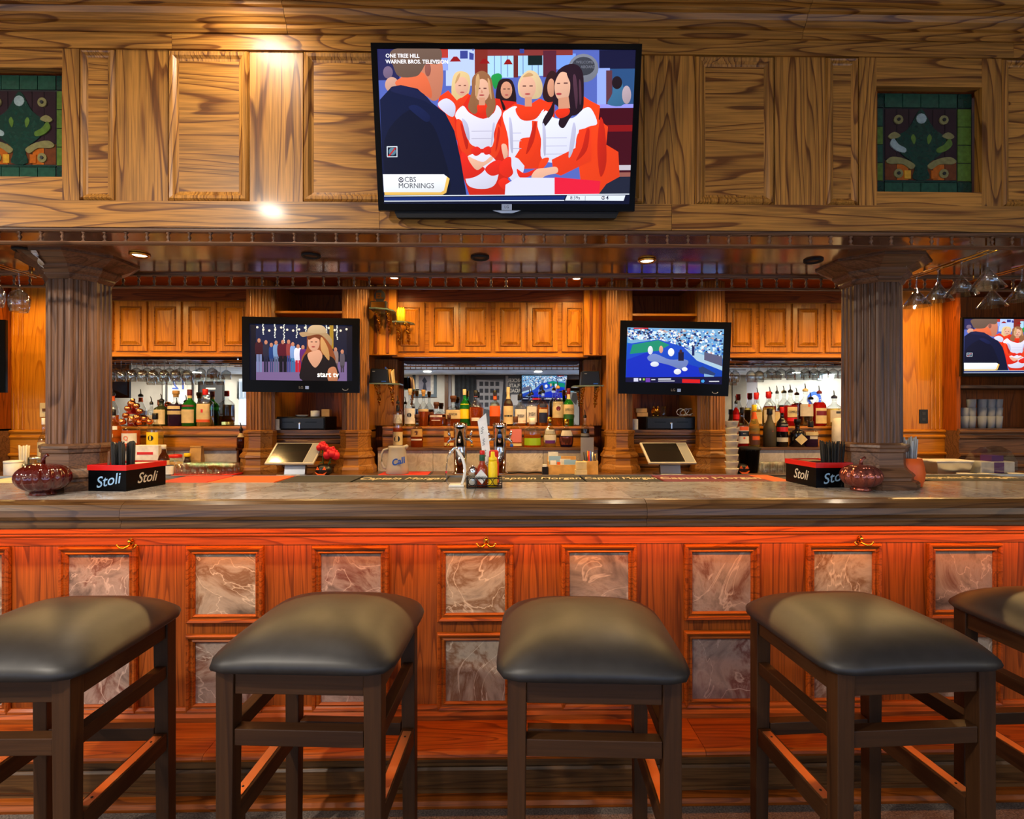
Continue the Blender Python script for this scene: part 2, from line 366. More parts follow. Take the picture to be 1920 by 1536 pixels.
# ================================================================ THE SETTING
YM = 4.78                                            # mirror plane of the back bar
YR = -3.2                                            # rear wall
S(O('floor', MB().box(-11, 11, YR-.1, 4.95, -.1, 0), 'carpet'))
S(O('ceiling', MB().box(-11, 11, YR-.1, 2.3, 2.87, 2.95), 'ceiling_paint'))
S(O('ceiling', MB().box(-11, 11, 2.62, 4.95, 2.42, 2.5), 'red_oak_X'))
S(O('ceiling', MB().box(-11, 11, YR, -1.1, 2.3, 2.865), 'ceiling_paint'))
S(O('wall_back', MB().box(-11, 11, 4.80, 4.95, 0, 2.42), 'red_oak_Z'))
S(O('wall_left', MB().box(-11.1, -11, YR, 4.8, 0, 2.87), 'wall_white'))
S(O('wall_right', MB().box(11, 11.1, YR, 4.8, 0, 2.87), 'wall_white'))
wr = MB()                                            # rear wall with openings for the added windows
for a, b_ in ((-11, -6.1), (-3.4, -3.0), (1.8, 2.1), (5.1, 11)): wr.box(a, b_, YR-.12, YR, 0, 2.87)
wr.box(-3.0, 1.8, YR-.12, YR, 0, .25).box(-3.0, 1.8, YR-.12, YR, 1.12, 2.87)
for a, b_ in ((-6.1, -3.4), (2.1, 5.1)): wr.box(a, b_, YR-.12, YR, 0, .7); wr.box(a, b_, YR-.12, YR, 2.2, 2.87)
S(O('wall_rear', wr, 'wall_white'))
for k, (a, b_) in enumerate(((-6.1, -3.4), (2.1, 5.1))):  # two windows added out of the mirrors' view to bring in cool light
    t = S(O('window_%d' % (k+1), MB().box(a, a+.06, YR-.1, YR+.02, .7, 2.2).box(b_-.06, b_, YR-.1, YR+.02, .7, 2.2).box(a+.06, b_-.06, YR-.1, YR+.02, .7, .76)
          .box(a+.06, b_-.06, YR-.1, YR+.02, 2.14, 2.2).box((a+b_)/2-.03, (a+b_)/2+.03, YR-.1, YR+.02, .76, 2.14), 'white'))
    for q in (0, 1):
        x0 = a+.06 if q == 0 else (a+b_)/2+.03; x1 = (a+b_)/2-.03 if q == 0 else b_-.06
        O('pane', MB().box(x0, x1, YR-.07, YR-.06, .76, 2.14), 'window_sky', t)

t = S(O('window_3', MB().box(-3.0, -2.95, YR-.1, YR+.02, .25, 1.12).box(1.75, 1.8, YR-.1, YR+.02, .25, 1.12).box(-2.95, 1.75, YR-.1, YR+.02, .25, .30).box(-2.95, 1.75, YR-.1, YR+.02, 1.07, 1.12).box(-.625, -.575, YR-.1, YR+.02, .30, 1.07), 'white'))  # third window, added low and glowing for a cool sheen on the seats
for x0, x1 in ((-2.95, -.625), (-.575, 1.75)): O('pane', MB().box(x0, x1, YR-.07, YR-.06, .30, 1.07), 'window_low', t)

def can(name, label, loc, r=.05, lit=True, power=0, col=WARM, rim='offwhite', spot=R(110), group=None):
    t = T(name, label, 'light', loc, group)
    O('trim_ring', MB().lathe([(r*.8, 0), (r*1.3, 0), (r*1.3, -.006), (r*1.12, -.010), (r*.95, -.006), (r*.8, 0)], 24, cap=False), rim, t, world=False)
    O('lens', MB().lathe([(r*.95, -.001), (r*.95, -.004), (r*.1, -.005)], 20), 'can_glow' if lit else 'can_off', t, world=False)
    if lit and power: light('can_beam', 'SPOT', (loc[0], loc[1], loc[2]-.02), power, col, .04, spot=spot)
    return t
for i, (x, y, p) in enumerate(DOWN):
    can('ceiling_can', 'round recessed can in the room ceiling ' + ('over the second stool from the left', 'close to the crown moulding', 'right of the camera', 'at the far left', 'at the far right', 'behind the camera')[i], (x, y, 2.87), .08, group='room ceiling cans')
for i, (x, y, p) in enumerate(REAR):
    can('rear_can', 'round lit can in the lowered rear ceiling, ' + ('first from the left mirror side', 'second from the left mirror side', 'left of the two in the centre mirror', 'right of the two in the centre mirror', 'nearer the lamp of the right mirror', 'farthest to the right')[i], (x, y, 2.3), .09, group='rear ceiling cans')

# ================================================================ THE CANOPY OVER THE BAR
YF = 2.0; XC = 3.4
cp = T('bar_canopy', 'carved oak canopy with raised panels running above the whole bar', 'canopy', (0, 2.3, 2.053))
O('soffit', MB().box(-XC, XC, 2.0, 2.62, 2.053, 2.075), 'soffit_X', cp)
O('back_board', MB().box(-XC, XC, 2.6, 2.62, 2.075, 2.43), 'red_oak_X', cp)
zb0, zb1, zt0, zt1 = Z(432, YF), Z(383, YF), Z(101, YF), Z(70, YF)
O('core', MB().box(-XC, X(-80, 2.03), 2.03, 2.07, 2.075, 2.86).box(X(116, 2.03), X(1645, 2.03), 2.03, 2.07, 2.075, 2.86).box(X(1838, 2.03), XC, 2.03, 2.07, 2.075, 2.86)
  .box(X(-80, 2.03), X(116, 2.03), 2.03, 2.07, 2.075, Z(338, YF)).box(X(-80, 2.03), X(116, 2.03), 2.03, 2.07, Z(137, YF), 2.86)
  .box(X(1645, 2.03), X(1838, 2.03), 2.03, 2.07, 2.075, Z(355, YF)).box(X(1645, 2.03), X(1838, 2.03), 2.03, 2.07, Z(155, YF), 2.86), 'red_oak_Z', cp)
for a, b_ in ((-XC, -1.9), (-1.9, -.45), (-.45, .62), (.62, 2.0), (2.0, XC)):       # bottom rail and frieze are boards butted end to end
    O('bottom_rail', MB().box(a+.0006, b_-.0006, YF-.012, 2.03, zb0, zb1), 'oak_X', cp)
for a, b_ in ((-XC, -1.2), (-1.2, .5), (.5, 1.9), (1.9, XC)):
    O('frieze_board', MB().box(a+.0006, b_-.0006, YF-.008, 2.03, zt0, zt1), 'oak_X', cp)
crown = [(2.03, zt1-.004), (1.985, zt1-.004), (1.975, zt1+.006), (1.975, zt1+.02), (1.966, zt1+.024), (1.952, zt1+.040), (1.944, zt1+.058), (1.934, zt1+.062), (1.932, zt1+.072), (1.915, zt1+.080), (1.912, 2.868), (2.03, 2.868)]
for a, b_ in ((-XC, -.78), (-.78, 1.1), (1.1, XC)):
    O('crown_moulding', MB().prism_x(crown, a+.0008, b_-.0008), 'oak_X', cp)
def fx(px): return X(px, YF)
bands = [(-330, -290, 's'), (-290, -180, 'b'), (-180, -112, 'n'), (-112, -80, 's'), (118, 150, 's'), (150, 217, 'n'), (217, 315, 'b'), (315, 468, 'p'), (468, 568, 'b'), (568, 760, 'p'), (760, 860, 'b'),
         (860, 1010, 'p'), (1010, 1055, 'b'), (1055, 1208, 'p'), (1208, 1303, 'b'), (1303, 1452, 'p'), (1452, 1548, 'b'), (1548, 1610, 'n'), (1610, 1643, 's'), (1840, 1877, 's'), (1877, 1945, 'n'), (1945, 2050, 'b'), (2050, 2200, 'p')]
def raised_panel(parent, x0, x1, z0, z1, yf, mw=.03, fmat='oak_Z', pmat='oak_X', bev=.0015, out=.014):
    """picture-frame moulding (four mitred sides) around a flat or raised field"""
    f = MB(); d = out
    prof = [(0, .0), (.004, -d*.6), (.010, -d), (mw*.55, -d*.85), (mw*.8, -d*.3), (mw, -.002)]
    rings = []
    for t_, y in prof:
        rings.append([(x0+t_, yf+y, z0+t_), (x1-t_, yf+y, z0+t_), (x1-t_, yf+y, z1-t_), (x0+t_, yf+y, z1-t_)])
    f.loft(rings, cap=False)
    f.loft([[(x0, yf, z0), (x1, yf, z0), (x1, yf, z1), (x0, yf, z1)], [(x0, yf+.02, z0), (x1, yf+.02, z0), (x1, yf+.02, z1), (x0, yf+.02, z1)]], cap=False)
    p = O('panel_field', MB().box(x0+mw*.9, x1-mw*.9, yf-.002, yf+.02, z0+mw*.9, z1-mw*.9), pmat, parent)
    q = O('panel_moulding', f, fmat, p)
    return p
for a, b_, k in bands:
    x0, x1 = fx(a), fx(b_)
    if k == 'b': O('stile_board', MB().box(x0+.0008, x1-.0008, YF, 2.03, zb1, zt0), 'oak_Z', cp)
    elif k == 's': O('window_stile', MB().box(x0, x1-.0008, YF-.003, 2.03, zb1, zt0), 'oak_Z', cp)
    else: raised_panel(cp, x0+.001, x1-.001, zb1+.001, zt0-.001, YF+.003, .038 if k == 'p' else .028)
for a, b_, y0, y1 in ((-80, 118, 137, 338), (1643, 1840, 155, 355)):                # rails above and below each stained-glass light
    O('window_rail', MB().box(fx(a), fx(b_), YF-.002, 2.03, zb1, Z(y1, YF)), 'oak_X', cp)
    O('window_rail', MB().box(fx(a), fx(b_), YF-.002, 2.03, Z(y0, YF), zt0), 'oak_X', cp)
# gallery rails and turned spindles, front and back
def gallery(yc, ztop, zbot, px0, pitch, n0, n1, nm):
    O('gallery_rail', MB().prism_x([(yc-.012, ztop), (yc+.012, ztop), (yc+.012, ztop-.006), (yc+.009, ztop-.011), (yc-.009, ztop-.011), (yc-.012, ztop-.006)], -XC, XC), 'walnut_X', cp)
    O('gallery_rail', MB().prism_x([(yc-.011, zbot+.010), (yc+.011, zbot+.010), (yc+.013, zbot+.005), (yc+.008, zbot), (yc-.008, zbot), (yc-.013, zbot+.005)], -XC, XC), 'walnut_X', cp)
    h = ztop-.011-zbot-.010
    pr = [(.0075, 0), (.0075, .1), (.0035, .2), (.0032, .28), (.0062, .42), (.0068, .5), (.0062, .58), (.0032, .72), (.0035, .8), (.0075, .9), (.0075, 1)]
    s0 = O('spindle', MB().lathe([(r, z*h) for r, z in pr], 10), 'walnut_Z', cp, world=False)
    base = wloc(cp); x0 = X(px0, yc)
    for k in range(n0, n1):
        loc = (x0 + k*pitch - base.x, yc - base.y, zbot + .010 - base.z)
        if k == n0: s0.location = loc
        else: inst(s0.data, 'spindle', cp, loc)
gallery(1.986, Z(434, 1.986), Z(463, 1.986), 37.4, .0755, -6, 58, 'front')
gallery(2.605, 2.053, Z(543, 2.605), 491.5, .0725, -32, 56, 'back')
# lit and unlit cans in the soffit
for px, py, lit, lab in ((262, 480, 1, 'lit round can in the dark soffit right of the left column'), (583, 480, 0, 'unlit dark can in the soffit above the left small television'),
                         (900, 482, 0, 'unlit dark can in the soffit below the big television'), (1213, 486, 1, 'lit round can in the soffit above the right small television'),
                         (1525, 485, 0, 'unlit dark can in the soffit left of the right column'), (1728, 489, 1, 'lit round can in the soffit right of the right column'), (45, 472, 0, 'unlit dark can in the soffit at the left picture edge')):
    Yc = F*(2.053-EYE)/(HY-py)
    p = W(px, py, Yc)
    can('soffit_can', lab, (p.x, Yc, 2.053), .030, bool(lit), 13 if lit else 0, (1, .80, .56), 'black_matte' if not lit else 'brass', R(120))

# stained-glass lights
def stained(name, label, pxa, pxb, pya, pyb):
    x0, x1, z0, z1 = fx(pxa), fx(pxb), Z(pyb, YF), Z(pya, YF)
    w_, h_ = x1-x0, z1-z0
    t = T(name, label, 'window', (x0, 2.036, z0))
    O('lead_came', MB().box(0, w_, .006, .010, 0, h_), 'lead', t, world=False)
    def piece(poly, mat, y=.002, sm=False):
        p = smooth_poly(poly, 3) if sm else poly
        O('pane', MB().prism_y([(x*w_, z*h_) for x, z in p], y, .0065), 'stain_' + mat, t, world=False)
    g = .008
    for i in range(4):                                             # corner squares
        cx0 = g if i % 2 == 0 else .86; cz0 = g if i < 2 else .86
        piece(rect(cx0, cz0, cx0+.13, cz0+.13), 'gd')
    for k in range(4):                                             # border strips
        a = .15 + k*.176
        piece(rect(a, .86, a+.168, .99), 'gg'); piece(rect(a, .01, a+.168, .13), 'gg')
        piece(rect(.01, a, .13, a+.168), 'gg' if k % 2 else 'gl'); piece(rect(.86, a, .985, a+.168), 'gl')
    piece(rect(.15, .135, .85, .15), 'gd')
    for k in range(6):                                             # field behind the flower
        a = .155 + k*.1165
        piece(rect(a, .36, a+.109, .845), 'gp', .004); piece(rect(a, .16, a+.109, .35), 'ga' if k in (1, 4) else 'go', .004)
    piece([(.42, .17), (.58, .17), (.56, .3), (.70, .42), (.74, .56), (.62, .66), (.54, .8), (.5, .84), (.46, .8), (.38, .66), (.26, .56), (.30, .42), (.44, .3)], 'gd', .001, True)
    for sgn in (-1, 1):
        q = lambda L_: [(.5+sgn*(x-.5), z) for x, z in L_]
        piece(q([(.56, .30), (.66, .36), (.78, .38), (.84, .34), (.80, .31), (.68, .31), (.60, .26)]), 'gt', 0, True)
        piece(q([(.66, .42), (.74, .44), (.80, .50), (.77, .56), (.72, .50), (.65, .46)]), 'gl' if sgn > 0 else 'gw', 0, True)
        piece(q([(.70, .58), (.76, .62), (.82, .58), (.78, .55)]), 'gt', 0, True)
        piece(q([(.57, .50), (.60, .56), (.58, .60), (.555, .56)]), 'gl', 0, True)
        for cx_, cz_ in ((.72, .74), (.72, .22)):
            piece(q(ell(cx_, cz_, .045, .045, 12)), 'gt', 0)
            O('boss', MB().prism_y([(( .5+sgn*(x-.5))*w_, z*h_) for x, z in ell(cx_, cz_, .016, .016, 10)], -.003, .0), 'lead', t, world=False)
        piece(q([(.60, .17), (.66, .17), (.66, .25), (.60, .25)]), 'gy' if sgn < 0 else 'ga', .001)
    piece(ell(.5, .75, .05, .05, 12), 'gw', -.0005)
    return t
stained('stained_glass_window', 'green and amber stained-glass light at the left end of the canopy', -80, 118, 137, 338)
stained('stained_glass_window', 'dark stained-glass light with scroll flower in the right part of the canopy', 1643, 1840, 155, 355)

# ================================================================ THE BAR
bar = T('bar_counter', 'oak bar front with framed marble squares and a foot step', 'bar', (0, 2.2, 0))
YP = 2.15
O('panel_board', MB().box(-XC, XC, YP, YP+.04, .2, .975), 'red_oak_Z', bar)
O('top_trim', MB().prism_x([(YP, Z(1004, YP)), (YP-.008, Z(1004, YP)), (YP-.014, Z(1001, YP)), (YP-.014, Z(997, YP)), (YP-.026, Z(995, YP)), (YP-.026, .95), (YP, .95)], -XC, XC), 'red_oak_X', bar)
O('top_rail', MB().box(-XC, XC, YP-.004, YP, Z(1019.5, YP), Z(1004, YP)), 'red_oak_X', bar)
tw = X(947, YP) - X(836, YP)
zr = ((Z(1148, YP), Z(1037, YP)), (Z(1313, YP), Z(1200, YP)))
for i in range(-6, 8):
    xc = -.1085 + .488*i
    if abs(xc) > XC-.2: continue
    for k, (z0, z1) in enumerate(zr):
        mw = .034
        ft = MB(); x0, x1 = xc-tw/2-mw, xc+tw/2+mw
        for t0, t1, y0, y1 in ((0, 1, 0, 0),):
            prof = [(0, 0), (.002, -.012), (.007, -.017), (.014, -.014), (.018, -.006), (.022, -.006), (.028, -.010), (.034, -.003), (.034, .004)]
            ft.loft([[(x0+t_, YP-.004+y, z0-mw+t_), (x1-t_, YP-.004+y, z0-mw+t_), (x1-t_, YP-.004+y, z1+mw-t_), (x0+t_, YP-.004+y, z1+mw-t_)] for t_, y in prof], cap=False)
        O('panel_frame', ft, 'red_oak_X', bar)
        O('marble_tile', MB().box(x0+mw-.001, x1-mw+.001, YP-.003, YP+.01, z0-.001, z1+.001), 'marble_panel', bar)
O('base_moulding', MB().prism_x([(YP, .245), (YP-.01, .245), (YP-.018, .236), (YP-.018, .226), (YP-.03, .215), (YP-.03, .196), (YP, .196)], -XC, XC), 'red_oak_X', bar)
for a, b_ in ((-XC, -1.05), (-1.05, .72), (.72, XC)):
    O('step_tread', MB().prism_x([(YP, .178), (YP, .196), (1.93, .196), (1.918, .190), (1.914, .182), (1.918, .172), (1.94, .168)], a+.0008, b_-.0008), 'red_oak_X', bar)
O('step_riser', MB().box(-XC, XC, 1.95, 1.975, 0, .178), 'nosing_X', bar)
O('riser_trim', MB().prism_x([(1.95, .13), (1.942, .13), (1.936, .122), (1.936, .06), (1.942, .052), (1.95, .052)], -XC, XC), 'nosing_X', bar)
O('shoe_moulding', MB().prism_x([(1.95, 0), (1.915, 0), (1.912, .012), (1.92, .024), (1.935, .03), (1.95, .032)], -XC, XC), 'red_oak_X', bar)
O('back_panel', MB().box(-XC, XC, 2.52, 2.55, 0, .96), 'black_matte', bar)

top = T('bar_worktop', 'marble-tiled bar top with a dark rounded wooden nosing', 'worktop', (0, 2.3, 1.0))
ZT = 1.07; YB0, YB1 = 2.02, F*(EYE-ZT)/(904-776)
nos = [(2.02, 1.069), (2.016, 1.076), (2.005, 1.078), (1.985, 1.075), (1.965, 1.064), (1.953, 1.046), (1.950, 1.024), (1.953, 1.012), (1.962, 1.008), (1.962, 1.0), (1.957, .994), (1.957, .984), (1.965, .978), (2.13, .978), (2.13, 1.05), (2.02, 1.05)]
for a, b_ in ((-XC, -1.36), (-1.36, .52), (.52, XC)):
    O('nosing', MB().prism_x(nos, a+.0006, b_-.0006), 'nosing_X', top)
O('grout_bed', MB().box(-XC, XC, 2.02, YB1, 1.0, ZT-.004), 'offwhite', top)
YJ = F*(EYE-ZT)/(921.5-776)
xj = X(883.8, 2.03); pj = .305
for i in range(-11, 11):
    x0 = xj + i*pj
    if x0 < -XC-.01 or x0+pj > XC+.05: continue
    for y0, y1 in ((2.0212, YJ-.0012), (YJ+.0012, YB1)):
        O('tile', MB().box(x0+.0012, x0+pj-.0012, y0, y1, ZT-.012, ZT), 'marble_top', top)
YE = F*(EYE-ZT)/(892-776)
O('rail_gutter', MB().box(-XC, XC, YB1, YE, 1.045, ZT-.008), 'dark_grey', top)
O('rail_edge', MB().box(-XC, XC, YE, YE+.02, 1.03, ZT+.002), 'silver', top)
tag(O('led_strip', MB().box(-3.0, 3.0, 2.05, 2.062, .968, .977), 'led'), 'thin orange light strip fixed under the bar nosing', 'light')
# rubber bar mats in the gutter, with their lettering
for a, b_, mat_, txt in ((-40, 190, 'cream', ''), (300, 395, 'red_rubber', ''), (398, 520, 'orange', ''), (525, 660, 'black_matte', ''), (664, 835, 'black_matte', 'Captain Morgan'), (925, 1095, 'black_matte', 'Captain Morgan'),
                      (1098, 1240, 'black_matte', 'Captain Morgan'), (1243, 1440, 'maroon', 'Captain Morgan'), (1442, 1480, 'orange', ''), (1735, 1930, 'black_matte', 'Captain Morgan')):
    xa, xb = X(a, 2.6), X(b_, 2.6)
    t = T('bar_mat', 'thin %s rubber mat in the bar rail%s' % ({'cream': 'cream', 'red_rubber': 'red', 'orange': 'orange', 'black_matte': 'black', 'maroon': 'maroon'}[mat_],
          {-40: ' behind the left glass pumpkin', 300: ' behind the left straw caddy', 398: ' in front of the glass tray', 525: ' in front of the left till screen', 664: ' with pale lettering left of the sauce caddy', 925: ' with pale lettering right of the sauce caddy',
           1098: ' with pale lettering under the pen box', 1243: ' with pale lettering before the right till screen', 1442: ' beside the right straw caddy', 1735: ' with pale lettering at the right end'}[a]), 'bar mat', ((xa+xb)/2, (YB1+YE)/2, ZT-.008))
    hw = (xb-xa)/2-.002; hd = (YE-YB1)/2-.004
    O('mat_base', MB().box(-hw, hw, -hd, hd, 0, .009), mat_, t, world=False, bev=.002)
    if txt: text('lettering', txt, .115, 'cream', t, (0, 0, .0095), (0, 0, 0), .0004, .2, .001, sx=min(1, 2*hw/.75))

# brass coat hooks under the nosing
for px, lab in ((248, 'left of the three on the bar front'), (912, 'middle one of the three on the bar front'), (1610, 'right of the three on the bar front')):
    xh = X(px, YP); zh = Z(1013, YP)
    t = T('coat_hook', 'small brass double coat hook, ' + lab, 'hook', (xh, YP-.004, zh))
    O('back_plate', MB().prism_y(ell(0, 0, .011, .016, 16), -.004, 0), 'brass', t, world=False)
    O('knob', MB().ball((0, -.012, .004), .008), 'brass', t, world=False)
    for s_ in (-1, 1):
        O('prong', MB().tube([(0, -.004, -.006), (s_*.008, -.012, -.016), (s_*.018, -.02, -.021), (s_*.028, -.026, -.018), (s_*.035, -.028, -.009)], [.004, .0038, .0035, .0032, .003]).ball((s_*.036, -.028, -.007), .0045, 8, 5), 'brass', t, world=False)

# ================================================================ COLUMNS
OCT = 1/cos(pi/8)
def fluted_ring(rf, z, flutes=3, depth=.007):
    """octagon of flat-to-flat radius rf with concave flutes cut into every face"""
    pts = []; half = rf*math.tan(pi/8)
    for k in range(8):
        a = k*pi/4 + pi/4
        nx, ny = cos(a), sin(a); tx, ty = -ny, nx
        us = [(-half, 0)]
        fw = 2*half*.86/flutes
        for j in range(flutes):
            c0 = -half*.86 + fw*(j+.5)
            us += [(c0-fw*.42, 0), (c0-fw*.28, -depth*.8), (c0, -depth), (c0+fw*.28, -depth*.8), (c0+fw*.42, 0)]
        for u, d in us: pts.append((nx*(rf+d)+tx*u, ny*(rf+d)+ty*u, z))
    return pts
def pilaster_part(parent, x, y, z0, zs, z1, rs, base, wood, nflute=3):
    s_ = O('pilaster', MB().loft([[(p[0]+x, p[1]+y, p[2]) for p in fluted_ring(rs, zs-.002, nflute)], [(p[0]+x, p[1]+y, p[2]) for p in fluted_ring(rs*.985, z1, nflute)]]), wood + '_Z', parent)
    O('pilaster_base', MB().lathe([(r*OCT, z) for r, z in base], 8, (x, y, 0), ph=pi/8, smooth=False), wood + '_X', s_)
def column(name, label, cat, x, y, z0, zs, z1, ztop, rs, base, cap, wood='walnut', nflute=3):
    t = T(name, label, cat, (x, y, z0))
    O('base', MB().lathe([(r*OCT, z-z0) for r, z in base], 8, ph=pi/8, smooth=False), wood + '_X', t, world=False)
    O('shaft', MB().loft([fluted_ring(rs, zs-z0-.002, nflute), fluted_ring(rs*.985, z1-z0+.002, nflute)]), wood + '_Z', t, world=False)
    if cap: O('capital', MB().lathe([(r*OCT, z-z0) for r, z in cap], 8, ph=pi/8, smooth=False), wood + '_X', t, world=False)
    return t
bprof = [(.172, 1.07), (.174, 1.092), (.168, 1.102), (.154, 1.108), (.154, 1.118), (.160, 1.126), (.154, 1.136), (.138, 1.150), (.130, 1.160), (.126, 1.172), (.124, 1.222), (.130, 1.228), (.130, 1.240), (.134, 1.246), (.132, 1.256), (.116, 1.264)]
cprof = [(.108, 1.955), (.116, 1.962), (.120, 1.970), (.120, 1.978), (.134, 1.988), (.142, 2.000), (.142, 2.010), (.176, 2.028), (.194, 2.042), (.206, 2.046), (.206, 2.053)]
column('bar_column', 'fluted walnut column standing on the bar at the left', 'column', X(149, 2.41), 2.41, 1.07, 1.264, 1.955, 2.053, .110, bprof, cprof)
column('bar_column', 'fluted walnut column standing on the bar at the right', 'column', X(1634, 2.41), 2.41, 1.07, 1.264, 1.955, 2.053, .110, bprof, cprof)

# ================================================================ BAR STOOLS
def make_stool():
    t = T('bar_stool', '', 'stool', (0, 0, 0), 'backless stools lined up along the bar')
    hw, hd, lg = .21, .215, .046                       # legs: outer half width and depth, thickness
    for sx in (-1, 1):
        for sy in (-1, 1):
            x0 = sx*hw; y0 = sy*hd
            O('leg', MB().loft([[(x0, y0, 0), (x0-sx*lg*.85, y0, 0), (x0-sx*lg*.85, y0-sy*lg*.85, 0), (x0, y0-sy*lg*.85, 0)], [(x0, y0, .745), (x0-sx*lg, y0, .745), (x0-sx*lg, y0-sy*lg, .745), (x0, y0-sy*lg, .745)]]), 'stool_wood_Z', t, world=False, bev=.0025)
    for sy in (-1, 1):
        O('apron', MB().box(-hw+lg, hw-lg, sy*hd-sy*.006, sy*hd-sy*.030, .685, .745), 'stool_wood_X', t, world=False, bev=.002)
    for sx in (-1, 1):
        O('apron', MB().box(sx*hw-sx*.006, sx*hw-sx*.030, -hd+lg, hd-lg, .685, .745), 'stool_wood_Y', t, world=False, bev=.002)
    O('stretcher', MB().box(-hw+lg, hw-lg, -hd+.004, -hd+.040, .556, .598), 'stool_wood_X', t, world=False, bev=.002)
    O('stretcher', MB().box(-hw+lg, hw-lg, hd-.004, hd-.040, .36, .40), 'stool_wood_X', t, world=False, bev=.002)
    for sx in (-1, 1):
        O('stretcher', MB().box(sx*hw-sx*.004, sx*hw-sx*.036, -hd+lg, hd-lg, .560, .598), 'stool_wood_Y', t, world=False, bev=.002)
        fr = O('foot_rail', MB().box(sx*hw-sx*.002, sx*hw-sx*.040, -hd+lg, hd-lg, .335, .388), 'stool_wood_Y', t, world=False, bev=.002)
        O('metal_strip', MB().box(sx*hw-sx*.006, sx*hw-sx*.032, -hd+lg+.02, hd-lg-.02, .388, .3905), 'tan_metal', fr, world=False)
        O('screw', MB().lathe([(.0035, 0), (.0032, .0012), (.001, .0014)], 10, (sx*hw-sx*.019, -hd+lg+.05, .3905)), 'black', fr, world=False)
        O('screw', MB().lathe([(.0035, 0), (.0032, .0012), (.001, .0014)], 10, (sx*hw-sx*.019, hd-lg-.05, .3905)), 'black', fr, world=False)
        O('corner_brace', MB().prism_y([(sx*(hw-.004), .335), (sx*(hw-.036), .335), (sx*(hw-.036), .30), (sx*(hw-.004), .24)], -hd+lg, -hd+lg+.03), 'stool_wood_Z', t, world=False)
    # cushion: domed rounded pad
    mb = MB(); n = 22; A, B = .242, .246
    def outline(k, rx, ry, ex):
        a = 2*pi*k/48
        ca, sa = cos(a), sin(a); f_ = (abs(ca)**ex + abs(sa)**ex)**(-1/ex)
        return ca*f_*rx, sa*f_*ry
    rings = []
    for t_, z, ex in ((.93, .745, 9), (.985, .752, 8), (1.0, .764, 7.5), (.992, .774, 7), (.96, .784, 6.5), (.90, .796, 6), (.82, .808, 5), (.70, .820, 4.5), (.55, .830, 4), (.38, .837, 3), (.2, .841, 2.2), (.02, .842, 2)):
        ring = []
        for k in range(48):
            x, y = outline(k, A*t_, B*t_, ex)
            zz = z - (.010*(abs(x)/A)**3 if z > .76 else .004*(abs(x)/A)**3)
            ring.append((x, y, zz))
        rings.append(ring)
    mb.loft(rings, smooth=True)
    O('cushion', mb, 'leather', t, world=False)
    return t
plain('tan_metal', (206, 150, 100), .35, metal=.85)
ST = [(-1.262, 1.555, 0, 'dark leather bar stool nearest the left edge of the picture'), (-.500, 1.580, -3, 'dark leather bar stool second from the left'),
      (.232, 1.525, -3, 'dark leather bar stool in the middle of the row, below the sauce caddy'), (1.028, 1.560, 3, 'dark leather bar stool second from the right, turned slightly'), (1.735, 1.60, 2, 'dark leather bar stool cut off by the right edge of the picture')]
st0 = make_stool()
for i, (x, y, a, lab) in enumerate(ST):
    if i == 0: st0.location = (x, y, 0); st0.rotation_euler = (0, 0, R(a)); st0['label'] = lab
    else: dup(st0, (x, y, 0), R(a), lab)
# ================================================================ TELEVISIONS
def quadmap(TL, TR, BR, BL, w_, h_):
    """crop pixel -> local (x, z) on a w x h screen centred on the origin"""
    def f(x, y):
        u, v = .5, .5
        for _ in range(6):
            xl = TL[0]+(BL[0]-TL[0])*v; xr = TR[0]+(BR[0]-TR[0])*v
            u = (x-xl)/(xr-xl)
            yt = TL[1]+(TR[1]-TL[1])*u; yb = BL[1]+(BR[1]-BL[1])*u
            v = (y-yt)/(yb-yt)
        return ((max(0, min(1, u))-.5)*w_, (.5-max(0, min(1, v)))*h_)
    return f
def television(name, label, w_, h_, bez, loc, rot, depth=.06, chin=0, parent_extra=None, stub=.1):
    t = T(name, label, 'television', loc); t.rotation_euler = rot
    sh = h_-bez[1]-bez[2]; sw = w_-2*bez[0]; zc = (bez[2]-bez[1])/2
    b = MB().box(-w_/2, w_/2, 0, .018, -h_/2, h_/2)
    O('housing', b.loft([[(-w_*.48, .018, -h_*.46), (w_*.48, .018, -h_*.46), (w_*.48, .018, h_*.46), (-w_*.48, .018, h_*.46)], [(-w_*.36, depth, -h_*.34), (w_*.36, depth, -h_*.34), (w_*.36, depth, h_*.34), (-w_*.36, depth, h_*.34)]]), 'black', t, world=False)
    fr = MB().box(-w_/2, w_/2, -.008, 0, h_/2-bez[1], h_/2).box(-w_/2, w_/2, -.008, 0, -h_/2, -h_/2+bez[2]).box(-w_/2, -w_/2+bez[0], -.008, 0, -h_/2+bez[2], h_/2-bez[1]).box(w_/2-bez[0], w_/2, -.008, 0, -h_/2+bez[2], h_/2-bez[1])
    O('bezel', fr, 'black_gloss', t, world=False)
    s_ = O('screen', MB().box(-sw/2, sw/2, -.002, .0, zc-sh/2, zc+sh/2), 'screen', t, world=False)
    O('wall_bracket', MB().box(-.12, .12, depth, depth+stub, -.1, .1), 'black_matte', t, world=False)
    return t, s_, sw, sh, zc
def skin(k=0): return [(232, 178, 150), (214, 150, 120), (196, 140, 116)][k]
